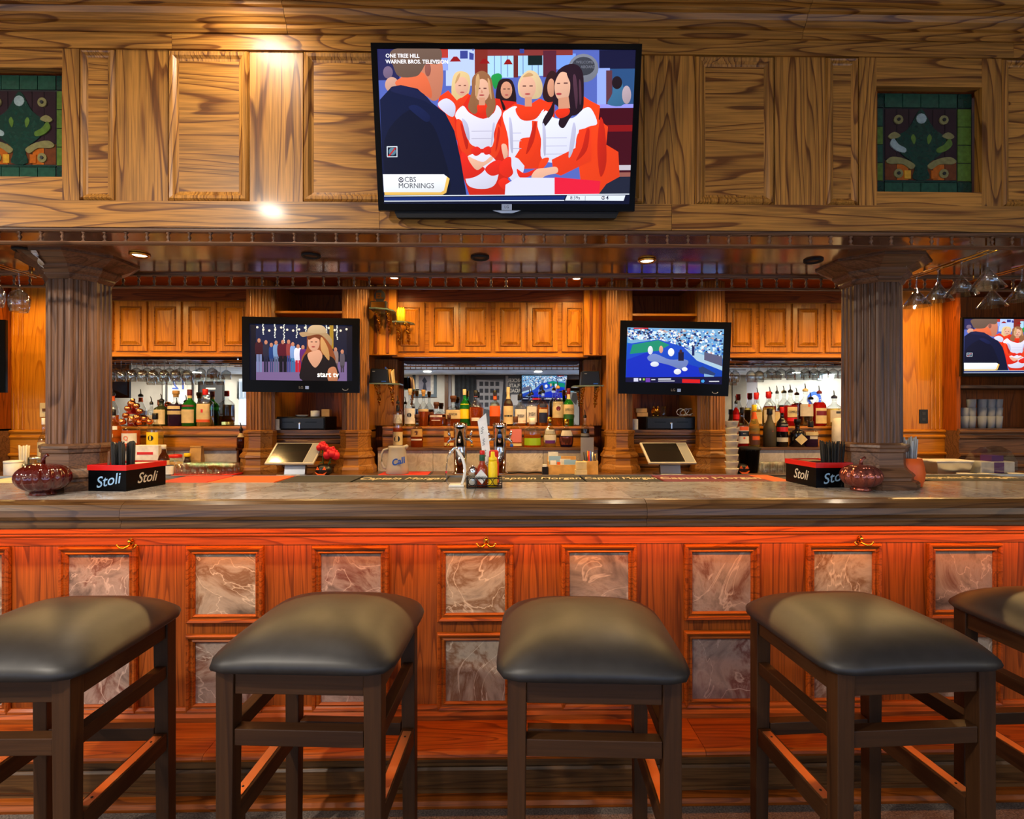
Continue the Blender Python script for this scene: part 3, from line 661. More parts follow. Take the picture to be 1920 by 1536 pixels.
def show_layers():
    L = []
    def A(c, p, sm=False): L.append((smooth_poly(p) if sm else p, c))
    A((86, 104, 190), rect(60, 80, 1840, 1180))
    A((190, 208, 255), rect(545, 105, 735, 340)); A((176, 222, 252), rect(820, 150, 990, 290)); A((170, 214, 250), rect(1020, 150, 1185, 280)); A((120, 160, 250), rect(1270, 140, 1400, 240))
    for x in (862, 905, 948, 1050, 1110, 1150): A((120, 150, 200), rect(x, 150, x+6, 285))
    A((18, 32, 34), rect(1085, 148, 1180, 212)); A((132, 46, 36), rect(735, 105, 820, 300)); A((138, 54, 52), rect(820, 108, 1380, 150)); A((110, 40, 40), rect(990, 150, 1020, 290)); A((92, 36, 54), rect(1185, 120, 1272, 290))
    A((40, 40, 90), rect(95, 100, 240, 300)); A((150, 170, 240), rect(240, 100, 560, 240)); A((190, 60, 50), rect(495, 105, 560, 160))
    A((24, 24, 58), rect(1555, 120, 1800, 300)); A((150, 172, 255), rect(1540, 235, 1625, 480)); A((44, 80, 130), rect(1625, 240, 1800, 495)); A((96, 54, 66), rect(1600, 250, 1640, 470))
    A((150, 150, 240), rect(1560, 470, 1790, 500)); A((66, 8, 24), rect(1540, 495, 1790, 940)); A((140, 18, 20), rect(1600, 608, 1790, 652)); A((32, 36, 56), rect(1540, 935, 1770, 1100)); A((196, 190, 200), rect(1680, 880, 1770, 915)); A((150, 90, 80), rect(1680, 930, 1770, 960))
    A((124, 128, 142), ell(1450, 235, 100, 92)); A((62, 64, 74), ell(1450, 222, 76, 60)); A((60, 110, 150), [(1655, 300), (1700, 310), (1720, 470), (1610, 470), (1640, 400)], True); A((34, 22, 30), ell(1672, 330, 34, 42)); A((180, 160, 170), ell(1735, 410, 30, 60))
    A((36, 150, 70), [(845, 280), (890, 262), (915, 285), (890, 330), (870, 365), (850, 330)], True)
    for x, y, w_ in ((608, 185, 38), (800, 200, 36), (955, 206, 30)): A((150, 24, 24), [(x-w_, y), (x-w_*.3, y-32), (x+w_*.3, y-32), (x+w_, y)])
    A((120, 100, 130), ell(165, 250, 32, 40)); A((210, 160, 140), ell(190, 330, 45, 50))
    # woman far left behind
    A((226, 196, 140), [(600, 265), (645, 246), (695, 268), (706, 330), (690, 400), (640, 450), (590, 445), (582, 340)], True)
    A((232, 60, 26), [(500, 410), (560, 370), (620, 440), (690, 390), (760, 470), (770, 700), (600, 700), (490, 470)]); A((214, 214, 240), [(492, 455), (550, 422), (606, 470), (590, 545), (520, 500)], True)
    A(skin(), ell(650, 345, 45, 62)); A((120, 70, 60), rect(628, 336, 644, 343)); A((120, 70, 60), rect(662, 336, 678, 343)); A((190, 96, 90), ell(652, 384, 14, 5))
    A((228, 60, 26), [(604, 470), (640, 420), (690, 440), (700, 520)], True)
    # woman behind, centre
    A((40, 22, 26), [(890, 320), (935, 298), (985, 318), (1008, 430), (985, 490), (910, 500), (872, 430)], True); A((214, 36, 24), [(860, 432), (930, 440), (1010, 450), (1010, 600), (860, 620)]); A(skin(1), ell(943, 372, 38, 56)); A((60, 30, 30), rect(922, 362, 938, 368)); A((60, 30, 30), rect(950, 362, 966, 368)); A((180, 80, 80), ell(944, 404, 12, 5)); A((34, 20, 24), [(900, 420), (930, 470), (935, 500), (905, 500), (890, 450)], True)
    # half hidden woman at the right
    A((52, 26, 28), [(1210, 280), (1250, 250), (1280, 300), (1270, 440), (1215, 460), (1180, 400)], True); A(skin(1), ell(1238, 360, 26, 60)); A((200, 50, 30), [(1170, 430), (1200, 455), (1260, 450), (1260, 600), (1180, 600)])
    # lobster tails and capes behind the front three
    A((238, 66, 24), [(1440, 410), (1500, 450), (1560, 480), (1550, 570), (1612, 620), (1600, 740), (1680, 790), (1688, 960), (1600, 1010), (1550, 1080), (1440, 1090), (1400, 700)])
    A((214, 40, 22), [(600, 560), (700, 400), (900, 430), (925, 520), (960, 1090), (700, 1090), (640, 900)])
    # woman 2
    A((150, 100, 66), [(720, 290), (780, 246), (838, 285), (858, 380), (870, 480), (820, 556), (800, 470), (750, 500), (725, 526), (690, 480), (715, 390)], True)
    A((226, 224, 244), [(604, 540), (655, 472), (700, 520), (790, 560), (860, 520), (880, 470), (912, 520), (880, 590), (860, 660), (850, 745), (730, 760), (690, 720), (670, 620)], True)
    A((232, 52, 26), [(752, 470), (800, 455), (822, 500), (790, 528), (756, 512)], True); A(skin(), ell(783, 372, 50, 74)); A(skin(1), rect(762, 420, 802, 470)); A((110, 64, 58), rect(752, 356, 772, 364)); A((110, 64, 58), rect(792, 356, 812, 364)); A((186, 90, 84), ell(780, 404, 18, 6)); A((210, 140, 116), [(780, 366), (790, 388), (774, 390)])
    A((150, 100, 66), [(715, 380), (735, 330), (740, 450), (752, 510), (725, 526), (694, 480)], True); A((150, 100, 66), [(828, 330), (856, 400), (868, 490), (822, 555), (808, 500), (832, 440)], True)
    A((236, 64, 28), [(618, 560), (668, 600), (700, 720), (760, 760), (720, 800), (680, 830), (640, 760), (615, 660)], True); A((236, 64, 28), [(880, 590), (912, 640), (900, 760), (860, 830), (820, 800), (850, 740), (870, 660)], True)
    A((220, 218, 240), [(680, 820), (760, 790), (830, 800), (890, 880), (870, 1000), (800, 1036), (700, 1020), (670, 950)], True)
    for y in (640, 690): A((176, 172, 196), rect(712, y, 846, y+4))
    for q in ([(650, 780), (700, 830), (760, 870), (800, 900), (740, 950), (660, 960), (642, 880)], [(800, 900), (850, 850), (900, 840), (940, 880), (900, 930), (840, 945)], [(706, 770), (750, 745), (780, 780), (740, 810)], [(790, 760), (830, 745), (840, 790), (800, 800)]): A((224, 40, 28), q, True)
    A(skin(), [(690, 812), (730, 830), (790, 850), (840, 812), (850, 836), (790, 880), (745, 905), (700, 850)], True)
    # woman 4
    A((224, 196, 150), [(1030, 300), (1080, 252), (1140, 266), (1178, 330), (1176, 400), (1140, 432), (1040, 420), (1018, 360)], True)
    A((238, 60, 24), [(910, 520), (1000, 460), (1080, 480), (1160, 430), (1250, 470), (1260, 700), (1180, 900), (1000, 900), (905, 730)])
    A((224, 224, 246), [(918, 545), (950, 500), (1010, 480), (1030, 560), (1110, 570), (1190, 500), (1150, 580), (1110, 620), (1115, 680), (1034, 700), (1030, 800), (1060, 880), (1030, 960), (960, 960), (955, 700)], True)
    A((238, 60, 24), [(1006, 490), (1080, 480), (1180, 480), (1140, 560), (1060, 575), (1016, 540)], True); A(skin(), ell(1083, 358, 54, 76)); A(skin(1), rect(1064, 420, 1110, 482)); A((100, 60, 56), rect(1050, 344, 1072, 352)); A((100, 60, 56), rect(1094, 344, 1116, 352)); A((186, 84, 80), ell(1082, 400, 18, 6)); A((224, 196, 150), [(1028, 310), (1090, 275), (1136, 300), (1150, 380), (1172, 400), (1176, 330), (1140, 262), (1080, 250)], True)
    A((240, 62, 24), [(1110, 575), (1150, 580), (1165, 700), (1120, 800), (1090, 860), (1060, 880), (1020, 830), (996, 820), (1034, 760), (1036, 705), (1112, 680)]); A((232, 176, 150), [(908, 740), (940, 735), (952, 800), (930, 840)], True)
    for q in ([(895, 880), (930, 830), (970, 820), (975, 880), (985, 930), (950, 960), (900, 930)], [(886, 990), (930, 960), (975, 1000), (970, 1035), (920, 1040)], [(1010, 900), (1060, 930), (1140, 900), (1100, 950), (1030, 960)]): A((230, 44, 26), q, True)
    for y in (656, 708, 760): A((178, 176, 200), rect(975, y, 1040, y+4))
    # woman 6, in front with long dark hair
    A((240, 66, 24), [(1500, 600), (1540, 640), (1500, 860), (1280, 940), (1240, 850), (1390, 780), (1420, 640)])
    A((226, 228, 250), [(1146, 590), (1200, 510), (1260, 560), (1380, 560), (1450, 500), (1500, 500), (1540, 598), (1480, 620), (1410, 670), (1390, 790), (1340, 860), (1180, 840), (1170, 700)], True)
    A((40, 22, 34), [(1260, 290), (1320, 222), (1400, 212), (1446, 270), (1452, 420), (1440, 510), (1370, 550), (1320, 626), (1285, 600), (1300, 520), (1260, 470), (1250, 540), (1190, 620), (1184, 570), (1250, 450)], True)
    A((232, 52, 24), [(1262, 520), (1300, 496), (1356, 500), (1350, 540), (1290, 562)], True); A(skin(), [(1262, 330), (1300, 262), (1352, 280), (1362, 370), (1340, 440), (1290, 440), (1264, 400)], True); A(skin(1), [(1284, 430), (1352, 420), (1362, 496), (1284, 500)]); A((100, 60, 60), rect(1276, 330, 1296, 338)); A((100, 60, 60), rect(1320, 328, 1346, 336)); A((180, 70, 74), ell(1288, 402, 18, 8)); A((40, 22, 34), [(1340, 260), (1400, 240), (1440, 330), (1440, 500), (1372, 540), (1380, 400), (1362, 330)], True)
    for y in (690, 745, 800): A((180, 180, 206), rect(1190, y, 1340, y+4))
    A((240, 66, 24), [(1170, 840), (1222, 828), (1200, 880), (1150, 920)], True); A((236, 60, 26), [(1240, 840), (1320, 800), (1400, 760), (1420, 640), (1500, 620), (1500, 850), (1300, 950), (1250, 930)]); A(skin(), [(1106, 950), (1140, 905), (1200, 896), (1270, 890), (1276, 930), (1200, 950), (1150, 990), (1120, 985)], True)
    A((222, 222, 242), [(935, 1010), (1010, 960), (1258, 965), (1258, 1085), (930, 1090)]); A((232, 30, 60), [(1258, 960), (1560, 990), (1550, 1090), (1258, 1085)])
    # man in the dark jacket, back to us
    A((206, 128, 100), [(240, 300), (300, 240), (380, 210), (500, 150), (528, 260), (512, 400), (460, 440), (380, 380), (240, 350)], True); A((232, 110, 70), [(230, 300), (380, 250), (440, 330), (450, 420), (380, 390), (232, 345)], True)
    A((112, 88, 76), [(180, 130), (260, 92), (470, 92), (520, 130), (500, 200), (420, 200), (390, 240), (350, 280), (240, 280), (200, 210)], True); A((150, 90, 80), ell(428, 235, 20, 46))
    A((14, 22, 56), [(112, 430), (190, 345), (250, 335), (360, 360), (450, 450), (540, 520), (600, 640), (640, 830), (680, 1090), (110, 1090)]); A((24, 30, 70), [(190, 350), (260, 340), (380, 380), (450, 450), (470, 480), (380, 430), (200, 380)], True); A((10, 16, 42), [(300, 500), (420, 560), (500, 700), (560, 1080), (200, 1080), (140, 700)], True)
    for q_ in ([(742, 300), (760, 268), (768, 330), (744, 430)], [(820, 300), (836, 320), (846, 430), (832, 400)], [(1050, 290), (1090, 262), (1120, 280), (1080, 290)], [(620, 280), (640, 262), (630, 300), (606, 330)]): A((206, 160, 110), q_, True)
    for q_ in ([(1380, 300), (1400, 290), (1412, 420), (1400, 500)], [(1420, 320), (1432, 330), (1436, 440), (1424, 470)]): A((82, 50, 66), q_, True)
    for q_ in ([(640, 600), (660, 610), (690, 720), (676, 760)], [(888, 620), (900, 650), (880, 760), (870, 770)], [(1470, 640), (1490, 650), (1470, 780), (1400, 850), (1440, 760)], [(1560, 560), (1590, 640), (1600, 860), (1560, 960), (1540, 760)], [(1120, 600), (1140, 600), (1120, 720), (1070, 800)]): A((196, 36, 20), q_, True)
    for q_ in ([(650, 560), (690, 600), (700, 700), (680, 680)], [(852, 600), (866, 600), (850, 720), (840, 730)], [(960, 560), (980, 600), (985, 780), (968, 760)], [(1380, 600), (1400, 640), (1380, 780), (1350, 820)], [(1180, 600), (1200, 640), (1200, 800), (1186, 790)]): A((188, 188, 216), q_, True)
    A((20, 30, 74), [(300, 480), (360, 470), (440, 540), (420, 580), (360, 540)], True)
    for q_ in ([(720, 120), (730, 120), (728, 106), (722, 106)], [(1030, 110), (1060, 108), (1060, 140), (1032, 140)], [(640, 120), (690, 120), (690, 170), (640, 170)], [(700, 130), (730, 140), (728, 180), (700, 176)]): A((60, 70, 150), q_)
    # station graphics
    A((246, 196, 96), [(138, 950), (545, 945), (568, 965), (545, 1062), (520, 1076), (140, 1074)]); A((240, 244, 248), [(130, 930), (530, 934), (550, 950), (530, 1046), (510, 1058), (136, 1054)])
    A((8, 14, 44), rect(60, 1082, 1840, 1180)); A((230, 238, 250), [(138, 1078), (1750, 1080), (1750, 1086), (138, 1084)]); A((14, 40, 110), [(138, 1092), (1330, 1092), (1318, 1118), (138, 1112)]); A((230, 238, 250), [(138, 1114), (1320, 1120), (1322, 1126), (138, 1120)]); A((226, 234, 248), [(1340, 1088), (1724, 1092), (1712, 1130), (1326, 1124)])
    A((200, 60, 60), [(164, 806), (206, 752), (214, 756), (172, 812)])
    A((220, 230, 240), [(156, 740), (226, 740), (226, 814), (158, 814), (158, 808), (220, 808), (220, 746), (162, 746), (162, 808), (156, 808)]); A((90, 130, 150), ell(192, 776, 24, 26)); A((200, 30, 30), [(168, 802), (208, 750), (216, 754), (176, 806)])
    return L
SHOW = show_layers(); SQ = ((95, 100), (1795, 122), (1750, 1152), (135, 1132))
def show_on(tv_, scr, sw, sh, zc, small=False):
    mp = quadmap(*SQ, sw, sh)
    p = picture('broadcast_picture', SHOW, lambda x, y: (mp(x, y)[0], mp(x, y)[1]+zc), 'tv_picture', scr, -.0025, .00004)
    if small: return
    def tx(s, x, y, size, mat, **k):
        a, b_ = mp(x, y); text('caption', s, size, mat, scr, (a, -.0125, b_+zc), (R(90), 0, 0), .0002, **k)
    tx('ONE TREE HILL', 154, 152, .0165, 'tv_text', bold=.0002, align='LEFT'); tx('WARNER BROS. TELEVISION', 154, 189, .0165, 'tv_text', bold=.0002, align='LEFT')
    tx('CBS', 272, 970, .0240, 'tv_ink', align='LEFT'); tx('MORNINGS', 232, 1013, .0240, 'tv_ink', align='LEFT'); tx('8:39a', 1392, 1108, .0165, 'tv_ink'); tx('|', 1458, 1108, .0165, 'tv_ink'); tx('4', 1604, 1110, .019, 'tv_ink', bold=.0002)
    tx('WELCOME', 1456, 204, .012, 'tv_dim'); tx('ABOARD', 1478, 234, .012, 'tv_dim')
    e = MB()
    for x, y, r in ((250, 971, 17), (1577, 1109, 12)):
        a, b_ = mp(x, y); b_ += zc; k = sw/1650; r *= k
        e.prism_y(ell(a, b_, r, r, 20), -.0123, -.0121)
        e.prism_y([(a-r*.8, b_), (a-r*.3, b_+r*.5), (a+r*.3, b_+r*.5), (a+r*.8, b_), (a+r*.3, b_-r*.5), (a-r*.3, b_-r*.5)], -.0126, -.0123, 1); e.prism_y(ell(a, b_, r*.36, r*.36, 14), -.0129, -.0126)
    O('eye_mark', e, ['tv_ink', 'tv_text'], scr, world=False)
# big television, tilted down from the canopy
zt_, zb_ = Z(83, 1.82), Z(396, 1.93)
tvh = math.hypot(zt_-zb_, .11); tvw = .905
tv, scr, sw, sh, zc = television('television', 'large flat television tilted down from the oak canopy, morning show on screen', tvw, tvh, (.020, .017, .024), (X(950, 1.875), 1.875, (zt_+zb_)/2), (R(12), 0, R(-.6)), .05, stub=.07)
show_on(tv, scr, sw, sh, zc)
O('logo_plate', MB().box(-.018, .018, -.011, -.008, -tvh/2+.002, -tvh/2+.022), 'silver', tv, world=False)
O('speaker_bar', MB().prism_y([(-.40, -tvh/2), (.40, -tvh/2), (.39, -tvh/2-.022), (-.39, -tvh/2-.022)], .004, .05), 'black_matte', tv, world=False)
O('chin_trim', MB().prism_y([(-.05, -tvh/2+.001), (.05, -tvh/2+.001), (.02, -tvh/2-.008), (-.02, -tvh/2-.008)], -.009, .004), 'silver', tv, world=False)
text('logo_text', 'LG', .013, 'black', tv, (0, -.0112, -tvh/2+.012))

# the two smaller televisions of the back bar
def night_layers():
    L = [(rect(110, 390, 810, 780), (8, 14, 34)), (rect(155, 395, 765, 600), (16, 30, 66)), (rect(155, 650, 765, 785), (120, 96, 140)), (rect(640, 400, 765, 600), (20, 26, 50)), (rect(650, 402, 676, 560), (170, 130, 40))]
    rd = random.Random(3)
    for x in (203, 282, 343, 429, 490, 628, 700):
        for k in range(rd.randint(6, 12)): L.append((ell(x+rd.uniform(-3, 3), 396+k*11, 5, 5, 7), (240, 240, 225)))
    for k in range(16): L.append((ell(165+k*40, 416+22*abs(sin(k*.8)), 8, 8, 8), (255, 240, 210)))
    for x, top_, c1, c2, w_ in ((176, 500, (60, 20, 34), (120, 130, 170), 26), (222, 512, (40, 40, 60), (30, 34, 60), 20), (258, 530, (30, 60, 120), (60, 70, 110), 16), (290, 515, (120, 150, 190), (90, 100, 130), 20), (335, 510, (90, 20, 40), (14, 16, 30), 36), (374, 508, (150, 60, 60), (60, 70, 130), 16), (402, 525, (130, 160, 210), (40, 110, 160), 18), (437, 540, (230, 226, 240), (190, 30, 50), 26), (470, 545, (100, 40, 110), (70, 40, 100), 22), (690, 560, (150, 120, 110), (90, 70, 80), 18), (735, 575, (90, 80, 90), (60, 50, 60), 16)):
        L += [(smooth_poly([(x-w_, top_+30), (x, top_+14), (x+w_, top_+30), (x+w_*.8, top_+110), (x-w_*.8, top_+110)], 3), c1), (rect(x-w_*.7, top_+100, x-2, 722), c2), (rect(x+2, top_+100, x+w_*.7, 722), c2), (ell(x, top_+6, 11, 15, 12), (200, 130, 100))]
    L += [(smooth_poly([(500, 470), (530, 455), (620, 460), (660, 540), (690, 640), (640, 640), (560, 650), (470, 660), (462, 620), (495, 560)]), (150, 76, 40)),
          (smooth_poly([(480, 610), (520, 590), (590, 600), (660, 615), (692, 660), (700, 780), (466, 780), (455, 690)]), (26, 20, 26)), (smooth_poly([(500, 600), (530, 580), (580, 570), (600, 620), (555, 690), (515, 650)]), (222, 160, 126)),
          (smooth_poly([(640, 700), (690, 690), (700, 782), (640, 782)]), (190, 120, 84)), (ell(543, 520, 40, 58, 24), (228, 164, 130)), (smooth_poly([(500, 470), (545, 458), (600, 470), (590, 500), (550, 484), (510, 500)]), (120, 58, 34)), (smooth_poly([(594, 480), (640, 560), (646, 640), (610, 600), (590, 560)]), (206, 150, 90)),
          (rect(522, 512, 536, 518), (60, 30, 30)), (rect(552, 512, 566, 518), (60, 30, 30)), (ell(540, 548, 13, 5, 10), (176, 70, 64)), (smooth_poly([(448, 452), (510, 446), (560, 452), (620, 448), (655, 480), (668, 510), (660, 540), (630, 500), (580, 464), (500, 476), (464, 480)]), (176, 140, 100)), (smooth_poly([(500, 448), (520, 408), (560, 400), (610, 408), (630, 450), (560, 456)]), (206, 172, 130)), ]
    return L
def sport_layers():
    rd = random.Random(5)
    L = [(rect(325, 410, 1030, 820), (20, 110, 200)), ([(345, 415), (1016, 436), (1010, 640), (345, 520)], (120, 170, 210)), ([(345, 440), (500, 470), (480, 500), (345, 480)], (200, 220, 240))]
    for k in range(620):
        x = rd.uniform(350, 1012); y0 = 425+(x-345)*.03; y1 = 500+max(0, (x-480))*.25
        y = rd.uniform(y0, min(y1, 640)); s_ = rd.uniform(4, 9)
        L.append((rect(x-s_, y-s_*.8, x+s_, y+s_*.8), rd.choice([(235, 245, 255), (30, 90, 190), (20, 50, 120), (190, 225, 250), (90, 160, 220), (240, 240, 240), (200, 160, 150), (16, 30, 70)])))
    L += [([(345, 530), (560, 500), (760, 560), (1005, 690), (1003, 800), (332, 780), (338, 600)], (14, 70, 190)), ([(380, 535), (560, 505), (640, 540), (560, 580), (360, 600)], (16, 140, 110)), ([(740, 560), (1005, 660), (1005, 720), (830, 650)], (170, 200, 220)), ([(880, 590), (1005, 625), (1005, 690), (880, 645)], (90, 90, 120)), ([(340, 640), (480, 590), (860, 700), (900, 790), (332, 780)], (10, 44, 190)),
          (smooth_poly([(485, 620), (540, 600), (640, 640), (740, 640), (770, 660), (730, 710), (640, 680), (560, 660), (500, 650)]), (110, 130, 190)), (ell(535, 672, 30, 18, 16), (220, 225, 235)), (ell(695, 725, 26, 20, 16), (225, 228, 236)), (ell(745, 708, 20, 14, 16), (235, 235, 240)), (ell(650, 590, 22, 28, 14), (240, 240, 245)), (ell(505, 575, 18, 30, 12), (220, 226, 240)), (ell(580, 570, 14, 26, 12), (220, 160, 130)), (rect(700, 590, 738, 650), (20, 20, 50)), (ell(717, 585, 10, 14, 10), (60, 30, 40)), (rect(795, 550, 812, 615), (10, 30, 90)), ([(840, 700), (870, 690), (960, 740), (940, 770), (850, 735)], (40, 60, 110)), ([(880, 740), (950, 755), (940, 775), (880, 760)], (130, 170, 210))]
    L += [(rect(325, 762, 1030, 830), (12, 16, 60)), (rect(388, 768, 420, 792), (210, 210, 235)), (rect(472, 768, 504, 796), (110, 60, 170)), ([(728, 776), (852, 780), (852, 806), (728, 802)], (210, 24, 30)), (rect(560, 772, 650, 780), (230, 230, 240)), (rect(560, 786, 675, 793), (190, 190, 205)), (rect(428, 770, 440, 784), (230, 230, 240)), (rect(452, 770, 466, 784), (150, 200, 80)), (rect(512, 776, 540, 783), (220, 220, 230)), (ell(872, 792, 14, 12, 5), (60, 150, 220)), (rect(915, 790, 985, 797), (220, 220, 230)), (rect(388, 418, 490, 427), (200, 30, 40))]
    return L
NQ, PQ = ((112, 392), (805, 402), (802, 782), (112, 776)), ((345, 415), (1016, 436), (1003, 815), (330, 795))
def small_tv(label, px, py, wpx, hpx, Y, rot, layers, quad):
    p = W(px, py, Y); w_, h_ = wpx/F*Y, hpx/F*Y
    t, s_, sw, sh, zc = television('television', label, w_, h_, (.050, .050, .085), (p.x, Y, p.z), rot, .09, stub=.42)
    mp = quadmap(*quad, sw, sh)
    picture('broadcast_picture', layers, lambda x, y: (mp(x, y)[0], mp(x, y)[1]+zc), 'tv_picture', s_, -.0025, .000008)
    text('logo_text', 'LG', .026, 'grey', t, (0, -.0085, -h_/2+.035)); O('logo_plate', MB().box(.03, .055, -.009, -.008, -h_/2+.024, -h_/2+.046), 'silver', t, world=False)
    O('power_ring', MB().tube([(w_*.38+.02*cos(a), -.0085, -h_/2+.03+.012*sin(a)) for a in [pi+k*pi/8 for k in range(9)]], .002, 6), 'silver', t, world=False)
    return t, s_, sw, sh, zc
tvn = small_tv('black television in the left alcove showing a woman in a cowboy hat', 565, 666, 214, 139, 3.92, (R(2), R(.5), R(2)), night_layers(), NQ)
tvn[1] and text('caption', 'start tv', .052, 'tv_text', tvn[1], (.19, -.0085, tvn[4]-tvn[3]*.39), (R(90), 0, 0), .0002, bold=.0008)
SPORT = sport_layers()
small_tv('black television in the right alcove showing a blue sports arena', 1264, 672, 205, 138, 3.92, (R(3), R(1.6), R(-4)), SPORT, PQ)

# ================================================================ BACK BAR
ZC = .935
ct = T('back_counter', 'steel-edged back counter below the bottle shelves', 'worktop', (0, 4.2, ZC))
O('counter_slab', MB().box(-5.6, 5.6, 3.72, 4.79, ZC-.04, ZC), 'walnut_X', ct)
O('front_edge', MB().box(-5.6, 5.6, 3.70, 3.72, ZC-.05, ZC+.003), 'silver', ct)
O('cabinet_face', MB().box(-5.6, 5.6, 3.76, 3.78, .08, ZC-.04), 'black_matte', ct)
O('plinth', MB().box(-5.6, 5.6, 3.84, 4.79, 0, .08), 'black_matte', ct)
YPIL = 4.27
pil_base = [(.150, .935), (.152, .965), (.147, .985), (.140, .992), (.136, 1.0), (.130, 1.045), (.134, 1.05), (.140, 1.058), (.136, 1.075), (.122, 1.092), (.116, 1.10), (.119, 1.108), (.119, 1.118), (.108, 1.128), (.105, 1.215), (.110, 1.222), (.110, 1.236), (.114, 1.244), (.112, 1.258), (.098, 1.266)]
def alcove(label, pxa, pxb, zshelf, pils):
    """television alcove between two pilasters: back, cheeks, shelves, moulded base"""
    xa, xb = X(pxa, 4.3), X(pxb, 4.3)
    t = T('tv_cabinet', label, 'cabinet', ((xa+xb)/2, 4.5, ZC))
    for px in pils: pilaster_part(t, X(px, YPIL), YPIL, ZC, 1.266, 2.42, .096, pil_base, 'amber')
    O('back_panel', MB().box(xa, xb, 4.74, 4.79, ZC, 2.42), 'red_oak_Z', t)
    for x0, x1 in ((xa-.16, xa), (xb, xb+.16)):
        O('cheek', MB().box(x0, x1, 4.34, 4.79, 1.255, 2.42), 'honey_Z', t)
    O('niche_floor', MB().box(xa, xb, 4.30, 4.74, 1.24, 1.262), 'walnut_X', t)
    O('shelf', MB().box(xa, xb, 4.30, 4.74, zshelf-.02, zshelf), 'honey_X', t, bev=.003)
    O('base_front', MB().box(xa-.16, xb+.16, 4.335, 4.74, ZC, 1.24), 'honey_X', t)
    for zz, d in ((1.205, .012), (1.165, .008), (1.06, .022), (.975, .02)):
        O('moulding', MB().prism_x([(4.335, zz-.016), (4.335-d*.4, zz-.014), (4.335-d, zz-.004), (4.335-d, zz+.006), (4.335-d*.5, zz+.014), (4.335, zz+.016)], xa-.02, xb+.02), 'walnut_X', t)
    return t
alcove('oak television cabinet with fluted pilasters left of the centre bottles', 514, 642, Z(584, 4.3), (489, 667))
alcove('oak television cabinet with fluted pilasters right of the centre bottles', 1184, 1307, Z(587, 4.3), (1161, 1333))

def door(parent, x0, x1, z0, z1, yf):
    """raised-panel cabinet door"""
    d = O('door', MB().box(x0+.002, x1-.002, yf-.018, yf, z0, z1), 'honey_Z', parent, bev=.003)
    m_ = .052
    f = MB(); a0, a1, c0, c1 = x0+m_, x1-m_, z0+m_, z1-m_
    if a1-a0 < .05: return d
    g = .004
    f.loft([[(a0, yf-.0185, c0), (a1, yf-.0185, c0), (a1, yf-.0185, c1), (a0, yf-.0185, c1)], [(a0+g, yf-.019, c0+g), (a1-g, yf-.019, c0+g), (a1-g, yf-.019, c1-g), (a0+g, yf-.019, c1-g)],
            [(a0+.026, yf-.034, c0+.026), (a1-.026, yf-.034, c0+.026), (a1-.026, yf-.034, c1-.026), (a0+.026, yf-.034, c1-.026)]], cap=False)
    f.add([(a0+.026, yf-.034, c0+.026), (a1-.026, yf-.034, c0+.026), (a1-.026, yf-.034, c1-.026), (a0+.026, yf-.034, c1-.026)], [(0, 1, 2, 3)])
    # shadow groove round the raised field
    O('raised_field', f, 'honey_Z', d)
    O('sticking', MB().loft([[(a0-.010+t_, yf-.018+y_, c0-.010+t_), (a1+.010-t_, yf-.018+y_, c0-.010+t_), (a1+.010-t_, yf-.018+y_, c1+.010-t_), (a0-.010+t_, yf-.018+y_, c1+.010-t_)] for t_, y_ in ((0, 0), (.001, -.006), (.005, -.010), (.009, -.006), (.010, 0))], cap=False), 'amber_X', d)
    return d
YCAB = 4.45
def upper_cabinet(label, pxa, pxb, doors, ztop=2.42):
    xa, xb = X(pxa, YCAB), X(pxb, YCAB); z0 = Z(671, YCAB)
    t = T('upper_cabinet', label, 'cabinet', ((xa+xb)/2, 4.6, z0))
    O('carcass', MB().box(xa, xb, YCAB, 4.775, z0+.016, ztop), 'honey_X', t)
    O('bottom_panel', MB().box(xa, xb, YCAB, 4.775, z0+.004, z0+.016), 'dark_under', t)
    O('bottom_rail', MB().prism_x([(YCAB, z0), (YCAB-.012, z0), (YCAB-.02, z0+.006), (YCAB-.02, z0+.026), (YCAB-.008, z0+.034), (YCAB, z0+.034)], xa, xb), 'honey_X', t)
    O('header', MB().box(xa, xb, YCAB-.006, YCAB, Z(566, YCAB), ztop), 'red_oak_X', t)
    for a, b_ in doors: door(t, X(a, YCAB), X(b_, YCAB), Z(660, YCAB), Z(568, YCAB), YCAB)
    return t
upper_cabinet('honey oak wall cabinet with raised doors above the centre mirror', 736, 1102, [(742, 797), (804, 861), (863, 921), (928, 986), (988, 1046), (1053, 1100)])
upper_cabinet('honey oak wall cabinet with raised doors above the left mirror', 100, 470, [(106, 158), (165, 214), (218, 278), (282, 342), (346, 407), (413, 470)])
upper_cabinet('honey oak wall cabinet with raised doors above the right mirror', 1352, 1672, [(1362, 1417), (1422, 1481), (1484, 1541), (1546, 1600), (1606, 1664)])
def mirror(label, pxa, pxb):
    xa, xb = X(pxa, 4.4), X(pxb, 4.4)
    t = T('mirror', label, 'mirror', ((xa+xb)/2, YM, 1.28))
    O('glass_pane', MB().box(xa, xb, YM-.003, YM, 1.292, 1.93), 'mirror', t)
    O('backing', MB().box(xa-.005, xb+.005, YM, YM+.018, 1.287, 1.935), 'black_matte', t)
mirror('wide mirror behind the centre bottles reflecting the room', 742, 1098); mirror('mirror behind the left bottles reflecting jerseys on a white wall', 108, 462); mirror('mirror behind the right bottles reflecting a bright lamp', 1360, 1664)
